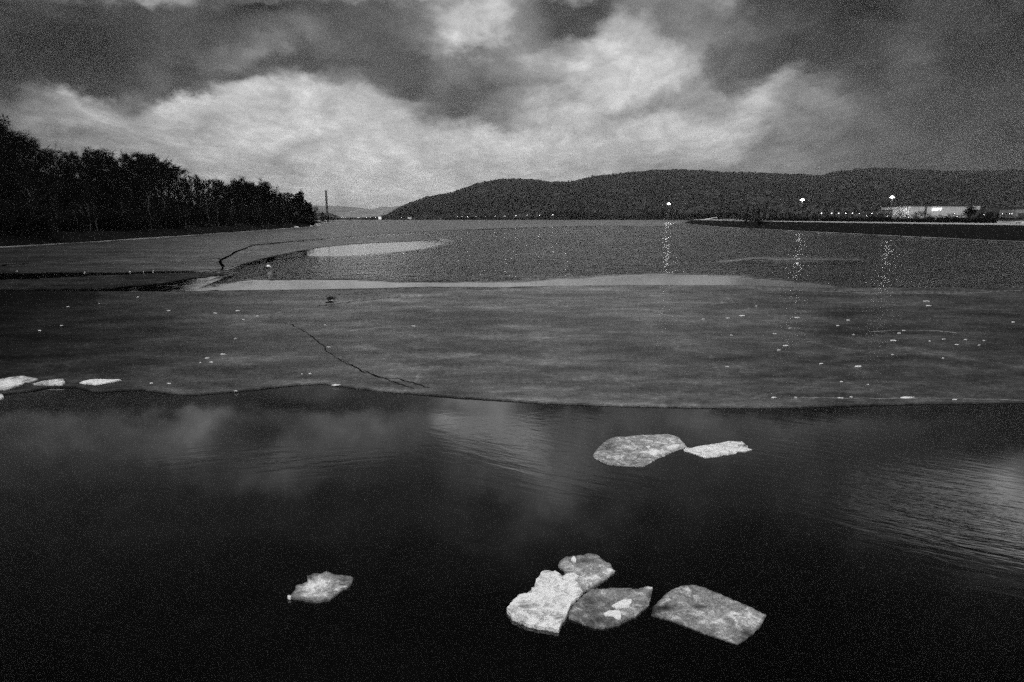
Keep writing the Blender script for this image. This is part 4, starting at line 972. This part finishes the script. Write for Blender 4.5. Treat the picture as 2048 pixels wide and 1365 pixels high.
for n_, (a, b_, s) in enumerate(((915,434,1.6),(923.6,432.8,2.4),(935,433.6,2.4),(952,433,1.5),(970.7,433,1.2),(990,432.4,2.8),(1010,432.4,2.6),(1032,431.8,2.6),(1055,430.8,1.9),(1079,430.8,3.4),(1105.7,430,2.6),(1134,429,1.6))):
    street_lamp(a, b_, 1640, f'{ORD[n_]} from the left of the lit lamps in the row along the far shore', 'street lamps along the far shore', s * 1.7)
for n_, a in enumerate((683.8,687.6,690.5,715.5,718,720.5,725.5,733,741.6,751,804)):
    street_lamp(a, 435.6, 1660, f'{ORD[n_]} from the left of the tiny lights at the head of the lake', 'lights at the head of the lake', 2.6)

# utility poles
UP = empty('utility_pole', (0, 0, 0)); MB().tube([(0, 0, 0), (0, 0, 10)], [.22, .15], 7).build('pole', BARK, UP)
MB().box((0, 0, 9.2), (2.6, .15, .18)).box((0, 0, 8.3), (2.0, .15, .18)).build('crossarm', BARK, UP)
for k, (a, tp, bt, y, lab) in enumerate(((1457,403,430,640,'bare utility pole above the dark clump at the embankment corner'),(1489,408,432,560,'utility pole with crossarms right of the dark clump'),(1256,412,438,1650,'thin pole on the far shore, left of a pair'),(1288,415,438,1650,'thin pole on the far shore, right of a pair'),(1639,409,436,450,'bare pole right of the middle floodlight mast'))):
    o = UP if k == 0 else copy_tree(UP); p = at_depth(a, tp, y); o.location = (p.x, y, .9); s = (p.z - .9) / 10; w = max(1.0, y / 560); o.scale = (w, w, s); tag(o, lab, 'utility pole', 'utility poles')

# ------------------------------------------------------------------ buildings
CLAD = mat('pale_cladding', .42, .72, 1.6, .6, .3, detail=8); DCLAD = mat('dark_cladding', .05, .11, .6, .7, .2); ROOFM = mat('roof_sheet', .03, .05, 2, .6, .3); GLASS = mat('dark_glass', .01, .02, 2, .1, .5)
def bx(mb, x0, x1, y0, y1, z0, z1): mb.box(((x0 + x1) / 2, (y0 + y1) / 2, (z0 + z1) / 2), (x1 - x0, y1 - y0, z1 - z0)); return mb
Y = 330
def X(a, y=Y): return at_depth(a, 430, y).x
def Z(b_, y=Y): return at_depth(1024, b_, y).z
x0, x1 = X(1819), X(1936); zt = Z(412.5); g = empty('showroom_building', (x0, Y, 1.0)); tag(g, 'large pale flat-roofed building with a lit logo sign facing the lake', 'building')
def loc(mb): mb.v = [(a - x0, b_ - Y, c - 1.0) for a, b_, c in mb.v]; return mb
loc(bx(MB(), x0, x1, Y, Y + 26, 1.0, zt)).build('wall', CLAD, g)
loc(bx(bx(MB(), x0 - .4, x1 + .3, Y - .4, Y + 26.4, zt + .003, zt + .5), x0 + 18, x0 + 24, Y + 8, Y + 12, zt + .5, zt + 1.2)).build('roof', ROOFM, g)
sx0 = X(1851) ; loc(bx(MB(), sx0 - .6, sx0 + .1, Y - .5, Y - .003, 1, zt - .01)).build('pillar', DCLAD, g)
for k in range(5): loc(bx(MB(), x0 + 10 + k * 4.2, x0 + 13.4 + k * 4.2, Y - .05, Y + .1, 1.3, 4.4)).build('window', GLASS, g)
# sign: slanted joined letters
sm = MB(); s0x, s1x = X(1862), X(1879.5); zz0, zz1 = Z(421.6), Z(416.8); Wd = s1x - s0x; Hh = zz1 - zz0
def stroke(pts, w):
    for (ax, az), (bx_, bz) in zip(pts, pts[1:]):
        d = Vector((bx_ - ax, bz - az)).normalized(); nn = Vector((-d.y, d.x)) * w / 2; e = d * w * .3
        i = len(sm.v)
        for yy_ in (Y - .75, Y - .45):
            for q in ((ax - e.x + nn.x, az - e.y + nn.y), (ax - e.x - nn.x, az - e.y - nn.y), (bx_ + e.x - nn.x, bz + e.y - nn.y), (bx_ + e.x + nn.x, bz + e.y + nn.y)):
                sm.v.append((s0x + q[0] * Wd - x0, yy_ - Y, zz0 + q[1] * Hh - 1.0))
        sm.f += [(i, i + 1, i + 2, i + 3), (i + 7, i + 6, i + 5, i + 4), (i, i + 4, i + 5, i + 1), (i + 1, i + 5, i + 6, i + 2), (i + 2, i + 6, i + 7, i + 3), (i + 3, i + 7, i + 4, i)]
wv = .075
stroke([(.02, 0), (.10, 1)], wv); stroke([(.06, .25), (.32, 1)], wv); stroke([(.16, .5), (.36, 0), (.56, 1)], wv * 1.0); stroke([(.56, 1), (.56, 0)], wv * .9); stroke([(.56, 0), (.82, .95), (.98, .95), (.92, .0)], wv)
sm.build('sign', mat_emit('sign_glow', 1.1), g)
# annexe with a round dark emblem
xa, xb = X(1938), X(1964); g2 = empty('annexe_building', (xa, Y, 1.0)); tag(g2, 'pale upper-storey annexe right of the large building', 'building')
def loc2(mb): mb.v = [(a - xa, b_ - Y, c - 1.0) for a, b_, c in mb.v]; return mb
loc2(bx(MB(), xa, xb, Y + 2, Y + 20, Z(420), Z(411.8))).build('upper_wall', CLAD, g2)
loc2(bx(MB(), xa + .2, xb - .2, Y + 2.3, Y + 19.5, 1.0, Z(420) - .003)).build('lower_wall', DCLAD, g2)
loc2(bx(MB(), xa - .2, xb + .2, Y + 1.8, Y + 20.2, Z(411.8) + .003, Z(411.8) + .35)).build('roof', ROOFM, g2)
cc = (X(1944.5), Y + 1.9, Z(415.5)); b = MB(); b.tube([(cc[0], Y + 1.85, cc[2]), (cc[0], Y + 1.99, cc[2])], [1.1, 1.1], 20); loc2(b).build('round_sign', ROOFM, g2)
def plain_building(nm, a0, a1, b0, y, dep, lab, wm, win=0):
    q0, q1 = at_depth(a0, 430, y).x, at_depth(a1, 430, y).x; zt_ = at_depth(1024, b0, y).z; r = empty(nm, (q0, y, 1.0)); tag(r, lab, 'building'); w = q1 - q0; h = zt_ - 1.0
    MB().box((w / 2, dep / 2, h / 2), (w, dep, h)).build('wall', wm, r); MB().box((w / 2, dep / 2, h + .163), (w + .5, dep + .5, .32)).build('roof', ROOFM, r)
    for k in range(win): MB().box(((k + .5) * w / win, -.03, h * .55), (w / win * .6, .12, h * .35)).build('window', GLASS, r)
    MB().box((w * .12, -.04, min(2.1, h * .8) / 2), (1.1, .1, min(2.1, h * .8))).build('door', ROOFM, r)
    return r
plain_building('warehouse', 1755, 1815, 421, 345, 18, 'low dim warehouse left of the large building', DCLAD, 4)
plain_building('warehouse', 1968, 2100, 415, 370, 20, 'long dark warehouse behind, at the right margin', mat('grey_cladding', .03, .09, 1, .7, .2), 6)
plain_building('hall_building', 2031, 2080, 418.5, 352, 12, 'small grey hall at the right margin above the white shed', mat('hall_cladding', .15, .4, 1.2, .7, .2), 2)
plain_building('shed', 2032, 2090, 441.0, 160, 6, 'low bright white shed at the right margin just behind the embankment', mat('white_render', .8, .88, 1, .7, .2), 0)
plain_building('house', 756.3, 761.0, 433.5, 1680, 9, 'small bright house on the far shore at the foot of the ridge', mat_emit('glowing_white_wall', .35), 0)  # wall glows by itself so that it reads as brightly lit
plain_building('house', 815, 822, 434.3, 1720, 9, 'long low pale house on the far shore, right of the bright house', mat('pale_wall', .7, .8, 1, .7, .2), 0)

# ------------------------------------------------------------------ haze
HZ = bpy.data.materials.new('haze'); HZ.use_nodes = True; t = HZ.node_tree; t.nodes.clear()
pv = t.nodes.new('ShaderNodeVolumePrincipled'); pv.inputs['Density'].default_value = 1.0e-4; pv.inputs['Color'].default_value = (.99, .99, .99, 1); pv.inputs['Anisotropy'].default_value = .72
ou = t.nodes.new('ShaderNodeOutputMaterial'); t.links.new(pv.outputs[0], ou.inputs['Volume'])
o = MB().box((0, 6700, 217), (40000, 15600, 442)).build('haze', HZ); tag(o, 'thin evening haze over the lake and hills', kind='stuff')
